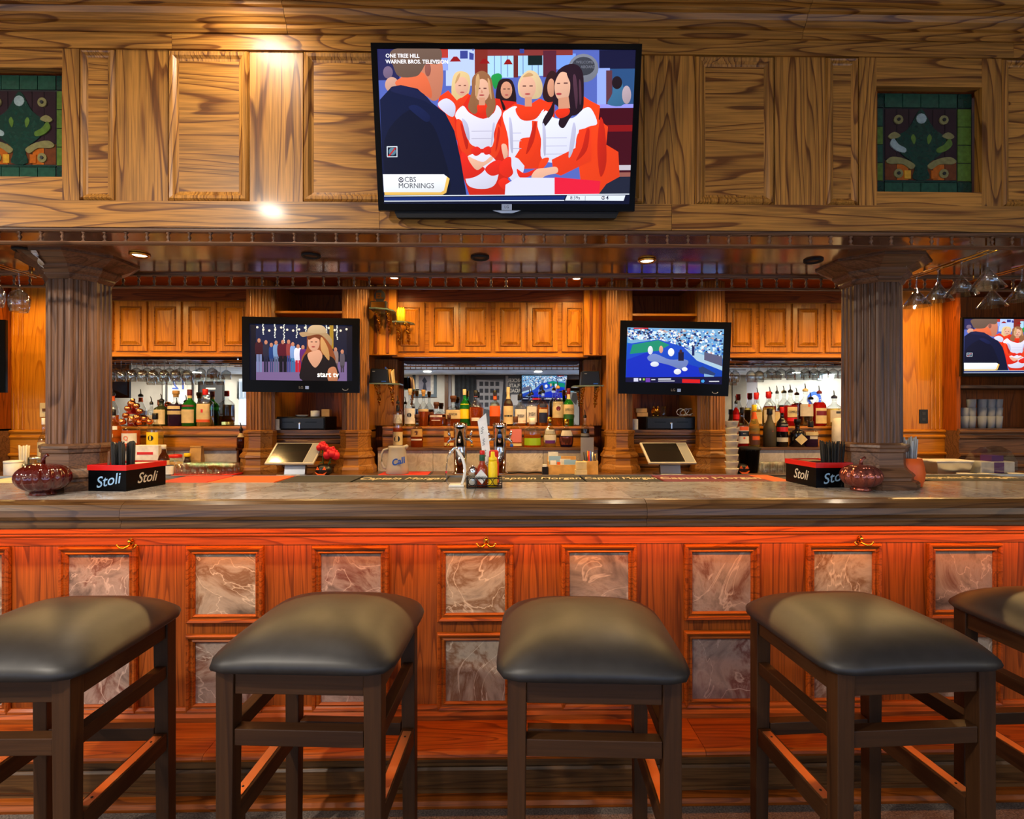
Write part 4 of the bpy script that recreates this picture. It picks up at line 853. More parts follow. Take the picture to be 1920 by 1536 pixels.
# stiles closing the centre bay
for pxa, pxb, lab in ((690, 745, 'narrow oak panel at the left side of the centre bay'), (1094, 1136, 'narrow oak panel at the right side of the centre bay')):
    xa, xb = X(pxa, 4.4), X(pxb, 4.4)
    t = T('bay_panelling', lab, 'panel', ((xa+xb)/2, 4.4, 1.262))
    O('board', MB().box(xa, xb, 4.36, 4.44, 1.86, 2.42), 'honey_Z', t, bev=.002)
    for k in (.3, .7): O('bead', MB().box(xa+(xb-xa)*k-.012, xa+(xb-xa)*k+.012, 4.352, 4.36, 1.87, 2.42), 'red_oak_Z', t, bev=.003)
    ya, yb = X(pxa+11 if pxa < 900 else pxa, 4.7), X(pxb if pxa < 900 else pxb-8, 4.7)
    O('lower_board', MB().box(ya, yb, 4.70, 4.776, 1.287, 1.86), 'amber_Z', t, bev=.002)
# stepped bottle shelves
ZU, ZL = 1.286, 1.121
def riser(label, pxa, pxb):
    xa, xb = X(pxa, 4.4), X(pxb, 4.4)
    t = T('bottle_shelf', label, 'shelf', ((xa+xb)/2, 4.5, ZC))
    O('upper_step', MB().box(xa, xb, 4.49, 4.78, ZU-.02, ZU), 'honey_X', t, bev=.003)
    O('step_face', MB().box(xa, xb, 4.505, 4.53, ZL, ZU-.02), 'honey_X', t)
    O('bead', MB().prism_x([(4.505, 1.22), (4.495, 1.218), (4.492, 1.21), (4.497, 1.202), (4.505, 1.20)], xa, xb), 'walnut_X', t)
    O('lower_step', MB().box(xa, xb, 4.315, 4.505, ZL-.022, ZL), 'walnut_X', t, bev=.003)
    n = max(2, round((xb-xa)/.45)); d = (xb-xa)/n
    for k in range(n): O('marble_tile', MB().box(xa+k*d+.0015, xa+(k+1)*d-.0015, 4.33, 4.36, ZC, ZL-.022), 'marble_grey', t)
riser('stepped wooden shelf with marble face holding the centre bottles', 712, 1118); riser('stepped wooden shelf with marble face holding the left bottles', 104, 452); riser('stepped wooden shelf with marble face holding the right bottles', 1360, 1668)
# panelled ends of the back bar beyond the columns, and the far-right television niche
for pxa, pxb, lab in ((-10, 97, 'orange oak wall panel left of the left column'), (1676, 1796, 'orange oak wall panel right of the right column')):
    xa, xb = X(pxa, 4.45 if pxa > 0 else 4.3), X(pxb, 4.45 if pxa < 0 else 4.3)
    t = T('wall_panelling', lab, 'panel', ((xa+xb)/2, 4.5, ZC))
    O('board', MB().box(xa, xb, 4.45, 4.79, 1.255, 2.42), 'honey_Z', t)
    e0, e1 = (xa, xa+.2) if pxa < 0 else (xb-.2, xb)
    for k in range(3): O('flute_bead', MB().box(e0+(.094 if pxa > 0 else .0)+k*.036, e0+(.116 if pxa > 0 else .022)+k*.036, 4.442, 4.45, 1.26, 2.42), 'honey_Z', t, bev=.004)
    O('base_board', MB().box(xa, xb, 4.43, 4.79, ZC, 1.255), 'honey_X', t)
    for zz, d in ((1.245, .014), (1.20, .010), (1.06, .02), (.97, .02)):
        O('moulding', MB().prism_x([(4.43, zz-.016), (4.43-d*.5, zz-.012), (4.43-d, zz-.003), (4.43-d, zz+.006), (4.43-d*.5, zz+.014), (4.43, zz+.016)], xa, xb), 'honey_X', t)
for pxa, pxb, lab in ((1796, 2060, 'dark oak niche with a television at the right end of the back bar'), (-270, -10, 'oak niche at the left end of the back bar')):
    xa, xb = X(pxa, 4.3), X(pxb, 4.3)
    t = T('end_niche', lab, 'cabinet', ((xa+xb)/2, 4.5, ZC))
    O('back_panel', MB().box(xa, xb, 4.74, 4.79, ZC, 2.42), 'red_oak_Z', t)
    for x0, x1 in ((xa-.002, xa+.03), (xb-.03, xb)): O('cheek', MB().box(x0, x1, 4.31, 4.74, 1.255, 2.42), 'red_oak_Z', t)
    O('base_front', MB().box(xa, xb, 4.29, 4.74, ZC, 1.27), 'walnut_X', t)
    for zz, d in ((1.245, .014), (1.20, .010), (1.06, .02), (.97, .02)):
        O('moulding', MB().prism_x([(4.29, zz-.016), (4.29-d*.5, zz-.012), (4.29-d, zz-.003), (4.29-d, zz+.006), (4.29-d*.5, zz+.014), (4.29, zz+.016)], xa, xb), 'walnut_X', t)
    O('shelf', MB().box(xa+.03, xb-.03, 4.4, 4.74, 1.60, 1.625), 'walnut_X', t)
p = W(1930, 651, 4.2)
w_, h_ = 262/F*4.2, 112/F*4.2
t, s_, sw, sh, zc = television('television', 'television in the far right niche showing the same morning show', w_, h_, (.012, .012, .022), (p.x, 4.2, p.z), (R(1), 0, 0), .06, stub=.47)
show_on(t, s_, sw, sh, zc, True)
p = W(-105, 668, 4.1)
t, s_, sw, sh, zc = television('television', 'black television mostly cut off by the left edge of the picture', .9, .54, (.05, .05, .08), (p.x, 4.1, p.z), (0, 0, 0), .09, stub=.55)
# spots in the ceiling over the back bar
BACK = [(-.82, 4.12, 14, 'above the left end of the centre cabinet'), (.56, 4.12, 14, 'above the right end of the centre cabinet'), (3.42, 4.08, 24, 'above the right wall panelling'), (-3.72, 4.08, 24, 'above the left wall panelling')]
BACK += [(x, 3.62, p_*.8, 'over the bartender aisle, ' + l_) for x, p_, l_ in ((-3.95, 30, 'leftmost'), (-3.05, 80, 'second from the left'), (-2.2, 80, 'third from the left'), (-1.35, 80, 'over the left alcove'), (-.45, 80, 'left of centre'), (.3, 80, 'right of centre'),
         (1.15, 80, 'over the right alcove'), (2.0, 80, 'third from the right'), (2.85, 80, 'second from the right'), (3.75, 30, 'rightmost'))]
for x, y, pw, lab in BACK:
    can('back_bar_spot', 'small lit spot in the wooden ceiling ' + lab, (x, y, 2.42), .032, True, pw, (1, .60, .20), 'brass', R(172))
# ================================================================ BOTTLES
PROF = {
 'std':   [(.90, 0), (1, .018), (1, .56), (.97, .62), (.80, .69), (.48, .75), (.30, .80), (.27, .95), (.31, .955), (.31, 1)],
 'slim':  [(.92, 0), (1, .015), (1, .50), (.93, .58), (.66, .68), (.42, .78), (.34, .88), (.34, .96), (.38, .965), (.38, 1)],
 'squat': [(.94, 0), (1, .025), (1, .62), (.95, .70), (.70, .76), (.40, .80), (.30, .83), (.30, .97), (.34, .975), (.34, 1)],
 'flare': [(.78, 0), (.84, .02), (.93, .3), (1, .52), (.95, .60), (.62, .70), (.30, .78), (.26, .95), (.30, .955), (.30, 1)],
 'round': [(.70, 0), (.82, .02), (.97, .2), (1, .38), (.93, .54), (.68, .68), (.36, .78), (.27, .84), (.27, .96), (.31, .965), (.31, 1)],
 'bulb':  [(.94, 0), (1, .02), (1, .48), (.86, .56), (.40, .64), (.36, .70), (.50, .77), (.46, .84), (.28, .90), (.28, 1)],
}
TXT = {}
def bottle(label, px, yb, yt, wpx, Y, prof='std', glass='glass', liq=None, fill=.6, labels=(), cap=('black', 'cap'), ex=2, sy=1, zbase=None, cat='bottle', group=None, name='liquor_bottle'):
    p = W(px, yb, Y); z0 = p.z if zbase is None else zbase
    h = EYE - (yt-HY)/F*Y - z0; r = wpx/F*Y/2
    capc, capt = cap
    ph = .062 if capt == 'pour' else (.05 if capt == 'cork' else .028)
    hb = h - ph
    t = T(name, label, cat, (p.x, Y, z0), group)
    pr = [(max(r*a, .011 if a < .5 else 0), hb*b_) for a, b_ in PROF[prof]]
    pr2 = []
    for k, (a, b_) in enumerate(pr):                       # insert the fill line
        if k and pr[k-1][1] < fill*hb < b_:
            q = (fill*hb-pr[k-1][1])/(b_-pr[k-1][1]); pr2.append((pr[k-1][0]+(a-pr[k-1][0])*q, fill*hb))
        pr2.append((a, b_))
    nr = pr2[-1][0]
    O('glass_body', MB().lathe(pr2, 20, ex=ex, sy=sy, matfn=(lambda k: 1 if liq and pr2[k+1][1] <= fill*hb+1e-6 else 0)), [glass, liq or glass], t, world=False)
    def rad(z):
        for (a, b_), (c, d) in zip(pr2, pr2[1:]):
            if b_ <= z <= d: return a+(c-a)*(z-b_)/max(1e-6, d-b_)
        return pr2[0][0]
    for L_ in labels:
        zz0, zz1, mat = L_[0]*hb, L_[1]*hb, L_[2]; span = L_[3] if len(L_) > 3 and L_[3] else 1.25
        if span <= .6 and mat in ('black', 'maroon', 'brown', 'orange'):      # round printed mark wrapped on the bottle
            rz_ = (zz1-zz0)/2; rr = rad((zz0+zz1)/2)+.0022; pts = []
            for k in range(18):
                a = -pi/2 + rz_*cos(2*pi*k/18)/max(rr, .01); pts.append((rr*cos(a), min(rr*sin(a)*sy, rr*sin(a)*sy)-.0004, (zz0+zz1)/2+rz_*sin(2*pi*k/18)))
            O('printed_mark', MB().add(pts, [list(range(18))]), mat, t, world=False); continue
        rings = []
        for z in (zz0, (zz0+zz1)/2, zz1):
            ring = []
            for k in range(13):
                a = -pi/2 + span*(k/6-1); ca, sa = cos(a), sin(a)
                if ex != 2: f_ = (abs(ca)**ex+abs(sa)**ex)**(-1/ex); ca *= f_; sa *= f_
                rr = rad(z)+.0012+(L_[6] if len(L_) > 6 else 0); ring.append((rr*ca, rr*sa*sy-.0002, z))
            rings.append(ring)
        O('paper_label', MB().loft(rings, cap=False, closed=False, smooth=True), mat, t, world=False)
        if len(L_) > 4 and L_[4]:
            text('label_text', L_[4], (zz1-zz0)*.34 if len(L_[4]) > 1 else (zz1-zz0)*.6, L_[5] if len(L_) > 5 else 'black', t, (0, -rad((zz0+zz1)/2)*sy-.0045, (zz0+zz1)/2), sx=min(1, (2*r*.85)/(len(L_[4])*(zz1-zz0)*.22)))
    if capt == 'cap': O('cap', MB().lathe([(nr*1.12, hb-.022), (nr*1.18, hb-.02), (nr*1.18, h-.002), (nr*1.05, h)], 14), capc, t, world=False)
    elif capt == 'cork': O('cork', MB().lathe([(nr*.9, hb-.006), (nr*1.0, hb), (nr*1.05, hb+.018), (nr*1.3, hb+.02), (nr*1.3, h-.003), (nr*1.15, h)], 14), capc, t, world=False)
    else:
        O('collar', MB().lathe([(nr*1.15, hb-.006), (nr*1.25, hb), (nr*1.2, hb+.012), (nr*.7, hb+.018), (nr*.5, hb+.022)], 12), capc, t, world=False)
        O('pour_spout', MB().tube([(0, 0, hb+.012), (0, 0, hb+.034), (-.003, -.002, h-.010), (-.007, -.004, h)], [.0048, .0042, .0036, .003], 8), 'dark_grey', t, world=False)
    return t
YU, YL = 4.60, 4.40
B = bottle
# centre, upper step
B('clear bottle with white label at the left end of the centre upper shelf', 746, 799, 742, 17, YU, 'std', 'glass', 'liq_gold', .3, [(.12, .5, 'white')], ('black', 'pour'), zbase=ZU)
B('clear bottle with white label and black round emblem, pale cork', 769, 797, 729, 20, YU, 'std', 'glass', 'liq_gold', .2, [(.08, .56, 'paper_white'), (.28, .42, 'black', .4)], ('cream', 'cork'), zbase=ZU)
B('tall-necked decanter of amber whiskey with an orange cork', 794, 799, 731, 20, YU, 'flare', 'glass', 'liq_dark', .52, [(.48, .56, 'cream', 1.3)], ('tan', 'cork'), zbase=ZU)
B('squat square amber bottle with dark stopper beside the orange-corked decanter', 818, 799, 754, 24, YU, 'squat', 'glass', 'liq_dark', .66, [(.50, .60, 'paper_white', .9, 'RESERVE', 'black'), (.3, .34, 'paper_white', .6)], ('brown', 'cork'), ex=5, sy=.55, zbase=ZU)
B('square bottle with a cream label reading KNOB', 850, 799, 742, 27, YU, 'squat', 'glass', 'liq_dark', .6, [(.30, .66, 'cream', 1.1, 'KNOB', 'black')], ('brown', 'cork'), ex=6, sy=.55, zbase=ZU)
B('green glass bottle with a bright yellow label', 871, 799, 730, 18, YU, 'std', 'glass_green', 'glass_green', .9, [(.22, .66, 'yellow', 1.4)], ('cream', 'cap'), zbase=ZU)
B('round-shouldered bottle of amber whiskey with a small pale label low down', 892, 799, 732, 25, YU, 'flare', 'glass', 'liq_dark', .58, [(.16, .26, 'paper_white', .7), (.9, .98, 'pink', 1.5)], ('black', 'cap'), zbase=ZU)
B('bottle with a slanted orange label and orange neck band', 928, 799, 732, 20, YU, 'std', 'glass', 'liq_dark', .45, [(.30, .62, 'orange', 1.3), (.82, .96, 'orange', 3.1)], ('black', 'cap'), ex=3, zbase=ZU)
B('brown bottle with a tall cream label and cream neck', 953, 799, 726, 18, YU, 'std', 'glass_brown', 'glass_brown', .9, [(.06, .56, 'cream', 1.4), (.26, .31, 'black', 1.0), (.76, .97, 'cream', 3.1)], ('cream', 'cap'), zbase=ZU)
B('square bottle with a white and pink label left of the reflected screen', 976, 799, 738, 20, YU, 'std', 'glass', 'liq_amber', .5, [(.10, .58, 'white', 1.2, 'JIM BEAM', 'black'), (.12, .2, 'pink', 1.25)], ('black', 'cap'), ex=4, zbase=ZU)
B('square bottle with a white label and thin pourer', 997, 799, 726, 19, YU, 'std', 'glass', 'liq_amber', .45, [(.12, .62, 'white', 1.2, 'JIM BEAM', 'black')], ('black', 'pour'), ex=4, zbase=ZU)
B('golden bottle with a dark shield label and black pourer', 1018, 799, 722, 21, YU, 'std', 'glass', 'liq_amber', .62, [(.10, .40, 'navy', .8), (.40, .5, 'cream', .8), (.55, .66, 'navy', .7)], ('black', 'pour'), zbase=ZU)
B('clear bottle with a cream label and red round seal', 1046, 799, 714, 21, YU, 'std', 'glass', 'liq_amber', .3, [(.22, .64, 'cream', 1.3), (.40, .52, 'maroon', .45)], ('tan', 'pour'), zbase=ZU)
B('green bottle with a cream label at the right end of the centre upper shelf', 1066, 799, 728, 20, YU, 'std', 'glass_green', 'glass_green', .9, [(.34, .62, 'cream', 1.4, 'JAMESON', 'green_ink'), (.2, .33, 'gg_label', 1.4), (.78, .96, 'cream', 1.0)], ('maroon', 'cap'), zbase=ZU)
# centre, lower step
B('dark bottle with a cream label and black disc behind the pitcher', 746, 836, 760, 18, YL, 'std', 'glass', 'liq_dark', .5, [(.06, .40, 'cream', 1.4), (.14, .30, 'black', .6)], ('black', 'cap'), zbase=ZL)
B('amber bottle with a yellow oval label right of the pitcher', 782, 838, 777, 22, YL, 'squat', 'glass', 'liq_dark', .6, [(.40, .68, 'tan', 1.1), (.46, .62, 'brown', .35), (.26, .32, 'paper_white', .9)], ('brown', 'cork'), ex=3, zbase=ZL)
B('amber square bottle left of the left beer tower', 842, 838, 778, 18, YL, 'std', 'glass', 'liq_amber', .6, [(.06, .18, 'cream', 1.2), (.40, .62, 'tan', 1.1)], ('brown', 'cork'), ex=4, zbase=ZL)
B('copper-coloured square bottle right of the right beer tower', 967, 838, 781, 22, YL, 'squat', 'glass', 'liq_amber', .7, [(.04, .14, 'cream', 1.2), (.18, .66, 'pink', 1.0)], ('brown', 'cap'), ex=5, sy=.6, zbase=ZL)
B('wide clear bottle with a lime green label', 998, 838, 784, 32, YL, 'squat', 'glass', 'liq_amber', .5, [(.08, .36, 'green_label', 1.2)], ('white', 'cap'), zbase=ZL)
B('rounded clear bottle with a cream label and purple band', 1031, 836, 782, 26, YL, 'round', 'glass', 'liq_gold', .5, [(.18, .66, 'offwhite', 1.0), (.14, .26, 'purple', .8, None, None, .0008)], ('gold', 'cap'), sy=.7, zbase=ZL)
B('rounded bottle with a pale label and dusky pink body', 1062, 836, 786, 27, YL, 'round', 'glass', 'liq_purple', .5, [(.46, .68, 'offwhite', 1.0), (.1, .42, 'pumpkin_pink', 1.1)], ('gold', 'cap'), sy=.7, zbase=ZL)
B('dark bottle with a grey label behind the pen box', 1097, 836, 768, 16, YL, 'std', 'glass', 'glass_dark', .6, [(.36, .46, 'grey', 1.4), (.1, .34, 'black', 1.4)], ('black', 'pour'), zbase=ZL)
# left bay
B('tall bottle with an orange neck at the left end of the left shelf', 211, 799, 727, 20, YU, 'slim', 'glass', 'liq_amber', .35, [(.80, .95, 'orange', 3.1), (.3, .5, 'paper_white', 1)], ('black', 'pour'), zbase=ZU)
B('clear bottle with a pale label among the copper pumpkins', 284, 799, 744, 15, YU, 'std', 'glass', 'liq_gold', .3, [(.15, .5, 'offwhite', 1.2)], ('black', 'pour'), zbase=ZU)
B('olive bottle with a broad cream label on the left shelf', 303, 798, 739, 22, YU, 'squat', 'glass_olive', 'glass_olive', .9, [(.08, .66, 'cream', .95)], ('black', 'pour'), ex=4, zbase=ZU)
B('purple-black bottle with two cream bands and a cork', 330, 799, 733, 27, YU, 'squat', 'glass', 'liq_purple', .74, [(.40, .52, 'cream', 1.4), (.58, .68, 'cream', 1.0)], ('tan', 'cork'), zbase=ZU)
B('bright green bottle with a cream label on the left shelf', 356, 799, 731, 24, YU, 'std', 'glass_green', 'glass_green', .9, [(.10, .50, 'cream', 1.0), (.58, .64, 'maroon', 1.0), (.84, .97, 'cream', 3.1)], ('maroon', 'cap'), ex=3, zbase=ZU)
B('clear gin bottle with a red cap and peach label', 385, 799, 730, 24, YU, 'squat', 'glass', 'liq_gold', .3, [(.20, .66, 'cream', 1.0), (.12, .2, 'orange', 1.0), (.40, .5, 'red', .16)], ('red', 'cap'), ex=5, zbase=ZU)
B('clear bottle of amber liquor beside the left column', 212, 838, 768, 26, YL, 'std', 'glass', 'liq_amber', .62, [(.52, .62, 'paper_white', 1.1), (.3, .4, 'offwhite', .6)], ('black', 'cap'), zbase=ZL)
B('orange-banded bottle with a white label marked Q', 246, 837, 781, 29, YL, 'squat', 'glass', 'liq_orange', .62, [(.16, .52, 'white', 1.2, 'Q', 'orange'), (.06, .16, 'orange', 1.2)], ('copper', 'cap'), zbase=ZL)
B('red bottle with a shiny copper cap among the copper pumpkins', 249, 799, 748, 17, YU, 'slim', 'red', 'red', .5, [(.2, .5, 'paper_white', 1.2)], ('copper', 'cap'), zbase=ZU)
B('bottle with a yellow label and black disc on the left lower shelf', 291, 838, 775, 27, YL, 'std', 'glass', 'liq_gold', .5, [(.08, .50, 'yellow', .9), (.22, .40, 'black', .4)], ('black', 'cap'), zbase=ZL)
B('dark beer bottle beside the left alcove base', 452, 838, 792, 15, 4.30, 'slim', 'glass_brown', 'glass_brown', .9, [(.62, .84, 'cream', 3.1)], ('black', 'pour'), zbase=ZL)
B('liquor bottle with a yellow label left of the left column', 82, 836, 784, 18, 4.26, 'std', 'glass', 'liq_gold', .5, [(.1, .6, 'cream', 1.3)], ('white', 'cap'), zbase=ZC)
# right bay
B('red bottle with a pourer half hidden behind the cup stack', 1380, 799, 742, 12, YU, 'std', 'glass', 'liq_red', .8, [(.3, .5, 'red', 1.2)], ('black', 'pour'), zbase=ZU)
B('yellowish bottle with a red cap, left of the two on the right shelf', 1418, 797, 736, 20, YU, 'slim', 'glass', 'liq_gold', .55, [(.08, .46, 'cream', 1.2), (.88, .95, 'red', 3.1)], ('red', 'cap'), zbase=ZU)
B('yellowish bottle with a red cap, right of the two on the right shelf', 1441, 797, 734, 22, YU, 'slim', 'glass', 'liq_gold', .6, [(.10, .52, 'offwhite', 1.2), (.88, .95, 'red', 3.1)], ('red', 'cap'), zbase=ZU)
B('bottle with a bulbous clear neck and pourer', 1457, 799, 723, 15, YU, 'bulb', 'glass', 'liq_amber', .45, [(.1, .42, 'cream', 1.2)], ('black', 'pour'), zbase=ZU)
B('bottle of red-brown liqueur with cream label and long clear neck', 1482, 799, 721, 23, YU, 'std', 'glass', 'liq_red', .6, [(.26, .56, 'cream', .9, 'COMFORT', 'black'), (.14, .24, 'red', .9)], ('black', 'pour'), zbase=ZU)
B('clear rum bottle with a cream label and red seal', 1510, 799, 719, 26, YU, 'std', 'glass', None, .5, [(.28, .62, 'offwhite', 1.2), (.54, .62, 'orange', .3, None, None, .0008)], ('cream', 'pour'), zbase=ZU)
B('bottle of red liqueur with a maroon oval on its label', 1536, 800, 723, 24, YU, 'std', 'glass', 'liq_red', .72, [(.08, .54, 'cream', 1.0), (.32, .46, 'maroon', .9, None, None, .0008)], ('maroon', 'pour'), zbase=ZU)
B('clear bottle with a navy collar beside the right column', 1564, 799, 732, 27, YU, 'std', 'glass', 'liq_gold', .62, [(.14, .56, 'offwhite', 1.0), (.44, .52, 'dark_grey', .3, None, None, .0008)], ('navy', 'pour'), zbase=ZU)
B('bottle with a white and orange label and red liquor', 1391, 838, 764, 21, YL, 'std', 'glass', 'liq_red', .40, [(.10, .56, 'white', 1.0), (.46, .56, 'orange', .7, None, None, .0008), (.30, .44, 'black', .9, 'RED', 'white', .0008), (.22, .28, 'orange', .5, None, None, .0008)], ('black', 'cap'), ex=4, zbase=ZL)
B('golden olive-oil-like bottle with an orange neck', 1414, 838, 759, 20, YL, 'slim', 'glass', 'liq_gold', .95, [(.06, .34, 'brown', 1.2), (.18, .28, 'orange', .7, None, None, .0008), (.72, .9, 'orange', 3.1)], ('yellow', 'cap'), zbase=ZL)
B('matte olive brown bottle with a long neck', 1443, 838, 766, 23, YL, 'slim', 'matte_olive', 'matte_olive', .5, [(.40, .50, 'matte_olive', .8, 'PE', 'orange')], ('black', 'cap'), zbase=ZL)
B('black bottle with a red band and white lettering', 1466, 838, 763, 21, YL, 'std', 'glass_dark', 'glass_dark', .5, [(.42, .54, 'red', 1.4), (.54, .66, 'black', 1.4, 'CINZANO', 'white'), (.14, .26, 'offwhite', 1.4)], ('red', 'cap'), zbase=ZL)
B('squat black apothecary bottle with a diamond cream label', 1495, 838, 786, 27, YL, 'squat', 'glass_dark', 'glass_dark', .5, [], ('black', 'cork'), zbase=ZL)
tdl = [o for o in C.objects if o.name.startswith('liquor_bottle')][-1]
O('paper_label', MB().prism_y([(-.05, .062), (0, .018), (.05, .062), (.026, .085), (0, .108), (-.026, .085)], -.0625, -.0600), 'cream', tdl, world=False)
B('purple-black bottle with cream labels and a clear shoulder', 1520, 838, 790, 25, YL, 'squat', 'glass', 'liq_purple', .6, [(.52, .68, 'cream', 1.2), (.36, .48, 'offwhite', .6)], ('black', 'cap'), zbase=ZL)

# copper pumpkins on the left shelf
rd = random.Random(2)
def pumpkin_mesh(mb, c, r, ribs=8, sq=.8, n=32, m=9, amp=.10):
    rings = []
    for k in range(m+1):
        a = pi*k/m; ring = []
        for i in range(n):
            b_ = 2*pi*i/n; rr = r*max(.04, sin(a))*(1-amp*(1-abs(sin(b_*ribs/2)))*1.4*sin(a)); ring.append((c[0]+rr*cos(b_), c[1]+rr*sin(b_), c[2]-r*sq*cos(a)*(1-.12*(1-sin(a)))))
        rings.append(ring)
    return mb.loft(rings, smooth=True)
gp = [W(px, py, 4.535) for px, py in ((229, 791), (236, 779), (240, 766), (247, 757), (256, 761), (262, 771), (257, 783), (245, 789), (262, 792), (272, 786), (281, 791))]
t = T('copper_garland', 'bunch of shiny copper baubles draped round the red bottle on the left shelf', 'garland', (gp[0].x, 4.535, ZU))
O('wire', MB().tube(gp, .004, 6), 'copper', t)
for k, p in enumerate(gp):
    r = .027 if k % 3 else .031
    zc0 = max(p.z, ZU+r*.95)
    O('bauble', pumpkin_mesh(MB(), (p.x, p.y, zc0), r, 8, .95, 24, 8, .06), 'copper', t)

# ================================================================ HANGING STEMWARE
def stem_glass(kind):
    """stemware hung upside down from its foot; origin at the foot, bowl below"""
    if kind == 'martini': out = [(.034, 0), (.034, -.002), (.006, -.006), (.0035, -.014), (.0035, -.062), (.007, -.070), (.058, -.146)]; th = .0015
    elif kind == 'wine': out = [(.034, 0), (.034, -.002), (.006, -.006), (.0035, -.016), (.0035, -.075), (.010, -.083), (.030, -.100), (.040, -.125), (.039, -.150), (.032, -.182)]; th = .0012
    else: out = [(.034, 0), (.034, -.002), (.006, -.006), (.004, -.014), (.004, -.050), (.012, -.058), (.036, -.074), (.042, -.100), (.038, -.140)]; th = .0012
    k0 = 4
    inn = [(max(r-th, .001), z-(.004 if i == 0 else 0)) for i, (r, z) in enumerate(out[k0+1:])]
    return MB().lathe([(.002, 0)] + out + inn[::-1] + [(.001, inn[0][1]-.001)], 20)
def rack(label, x, y0, y1, z, along='y'):
    t = T('glass_rack', label, 'rack', (x, (y0+y1)/2, z))
    for d in (-.016, .016):
        O('rod', MB().tube([(x+d, y0, z), (x+d, y1, z)], .0035, 8), 'brass', t)
    for yy in (y0+.02, y1-.02): O('hanger', MB().tube([(x-.016, yy, z), (x-.016, yy, 2.053)], .003, 6).tube([(x+.016, yy, z), (x+.016, yy, 2.053)], .003, 6), 'brass', t)
    return t
ZR = 2.012
gm = {}
def hang(kind, label, loc, group=None):
    if kind not in gm:
        o = O('hanging_' + kind + '_glass', stem_glass(kind), 'glass'); o.location = loc; gm[kind] = o.data
    else:
        o = bpy.data.objects.new('hanging_' + kind + '_glass', gm[kind]); C.objects.link(o); o.location = loc
    return tag(o, label, 'glass', group)
xr1 = X(1725, 2.40); xr2 = X(1868, 2.40); xl1 = X(30, 2.40)
for x, lab in ((xr1, 'brass glass rack right of the right column'), (xr2, 'brass glass rack near the right edge'), (xl1, 'brass glass rack left of the left column'), (xl1-.33, 'brass glass rack outside the left edge')):
    rack(lab, x, 2.03, 2.52, ZR)
for k, y in enumerate((2.42, 2.30, 2.18, 2.06)): hang('martini', 'upturned martini glass on the rack beside the right column, %s' % ('farthest back', 'second from the back', 'third from the back', 'nearest the front')[k], (xr1, y, ZR+.0065))
for k, y in enumerate((2.42, 2.28, 2.12)): hang('martini', 'upturned martini glass on the rack at the right edge, %s' % ('farthest back', 'middle one', 'nearest the front')[k], (xr2, y, ZR+.0065))
for k, y in enumerate((2.42, 2.30)): hang('wine', 'upturned wine glass left of the left column, %s' % ('farther one', 'nearer one')[k], (xl1-.005, y, ZR+.0065))
# rows under the left and right wall cabinets
def under_rack(label, pxa, pxb, y, kind, xs, group, lab):
    z = Z(671, YCAB)
    zr_ = z-.018
    xa, xb = X(pxa, y), X(pxb, y)
    t = T('glass_rack', label, 'rack', ((xa+xb)/2, y, zr_))
    for d in (-.016, .016): O('rod', MB().tube([(xa, y+d, zr_), (xb, y+d, zr_)], .003, 8), 'chrome', t)
    for x in (xa+.03, xb-.03): O('hanger', MB().box(x-.006, x+.006, y-.018, y+.018, zr_-.001, z+.014), 'chrome', t)
    od = ('first', 'second', 'third', 'fourth', 'fifth', 'sixth', 'seventh', 'eighth', 'ninth')
    for k_, px in enumerate(xs): hang(kind, lab + ', %s from the left' % od[k_], (X(px, y), y, zr_+.0062), group)
under_rack('chrome stemware rack under the left wall cabinet, front', 190, 455, 4.52, 'wine', [207, 227, 247, 267, 287, 308, 330, 352], 'upturned glasses under the left cabinet', 'clear upturned wine glass in the row under the left cabinet')
under_rack('chrome stemware rack under the left wall cabinet, rear', 190, 455, 4.66, 'goblet', [216, 236, 256, 276, 296, 318, 338, 376, 398], 'upturned goblets under the left cabinet', 'clear upturned goblet in the rear row under the left cabinet')
under_rack('chrome stemware rack under the right wall cabinet, front', 1362, 1600, 4.52, 'wine', [1366, 1378, 1408, 1424], 'upturned wine glasses under the right cabinet', 'clear upturned wine glass under the right cabinet near the television')
under_rack('chrome stemware rack under the right wall cabinet, rear', 1362, 1600, 4.66, 'goblet', [1446, 1464, 1482, 1510, 1526, 1544, 1562, 1580], 'upturned goblets under the right cabinet', 'clear upturned goblet under the right cabinet beside the column')
# twisted pale ribbons at the column heads
for px0, px1, s_, lab in ((62, 97, 1, 'curled pale ribbon at the head of the left column'), (1712, 1682, -1, 'curled pale ribbon at the head of the right column')):
    mb = MB(); rings = []
    for k in range(15):
        u = k/14; px = px0+(px1-px0)*u; py = 470+58*u; p = W(px, py, 2.20 + .14*u)
        a = u*9; wv = .010
        rings.append([(p.x-wv*cos(a), p.y-wv*sin(a), p.z), (p.x+wv*cos(a), p.y+wv*sin(a), p.z), (p.x+wv*cos(a)+.0012, p.y+wv*sin(a), p.z+.0012), (p.x-wv*cos(a)+.0012, p.y-wv*sin(a), p.z+.0012)])
    mb.loft(rings, smooth=True)
    tag(O('ribbon', mb, 'white'), lab, 'ribbon')

# ================================================================ THINGS ON THE BAR
def at(px, py, z): Y = F*(EYE-z)/(py-HY); return W(px, py, Y)
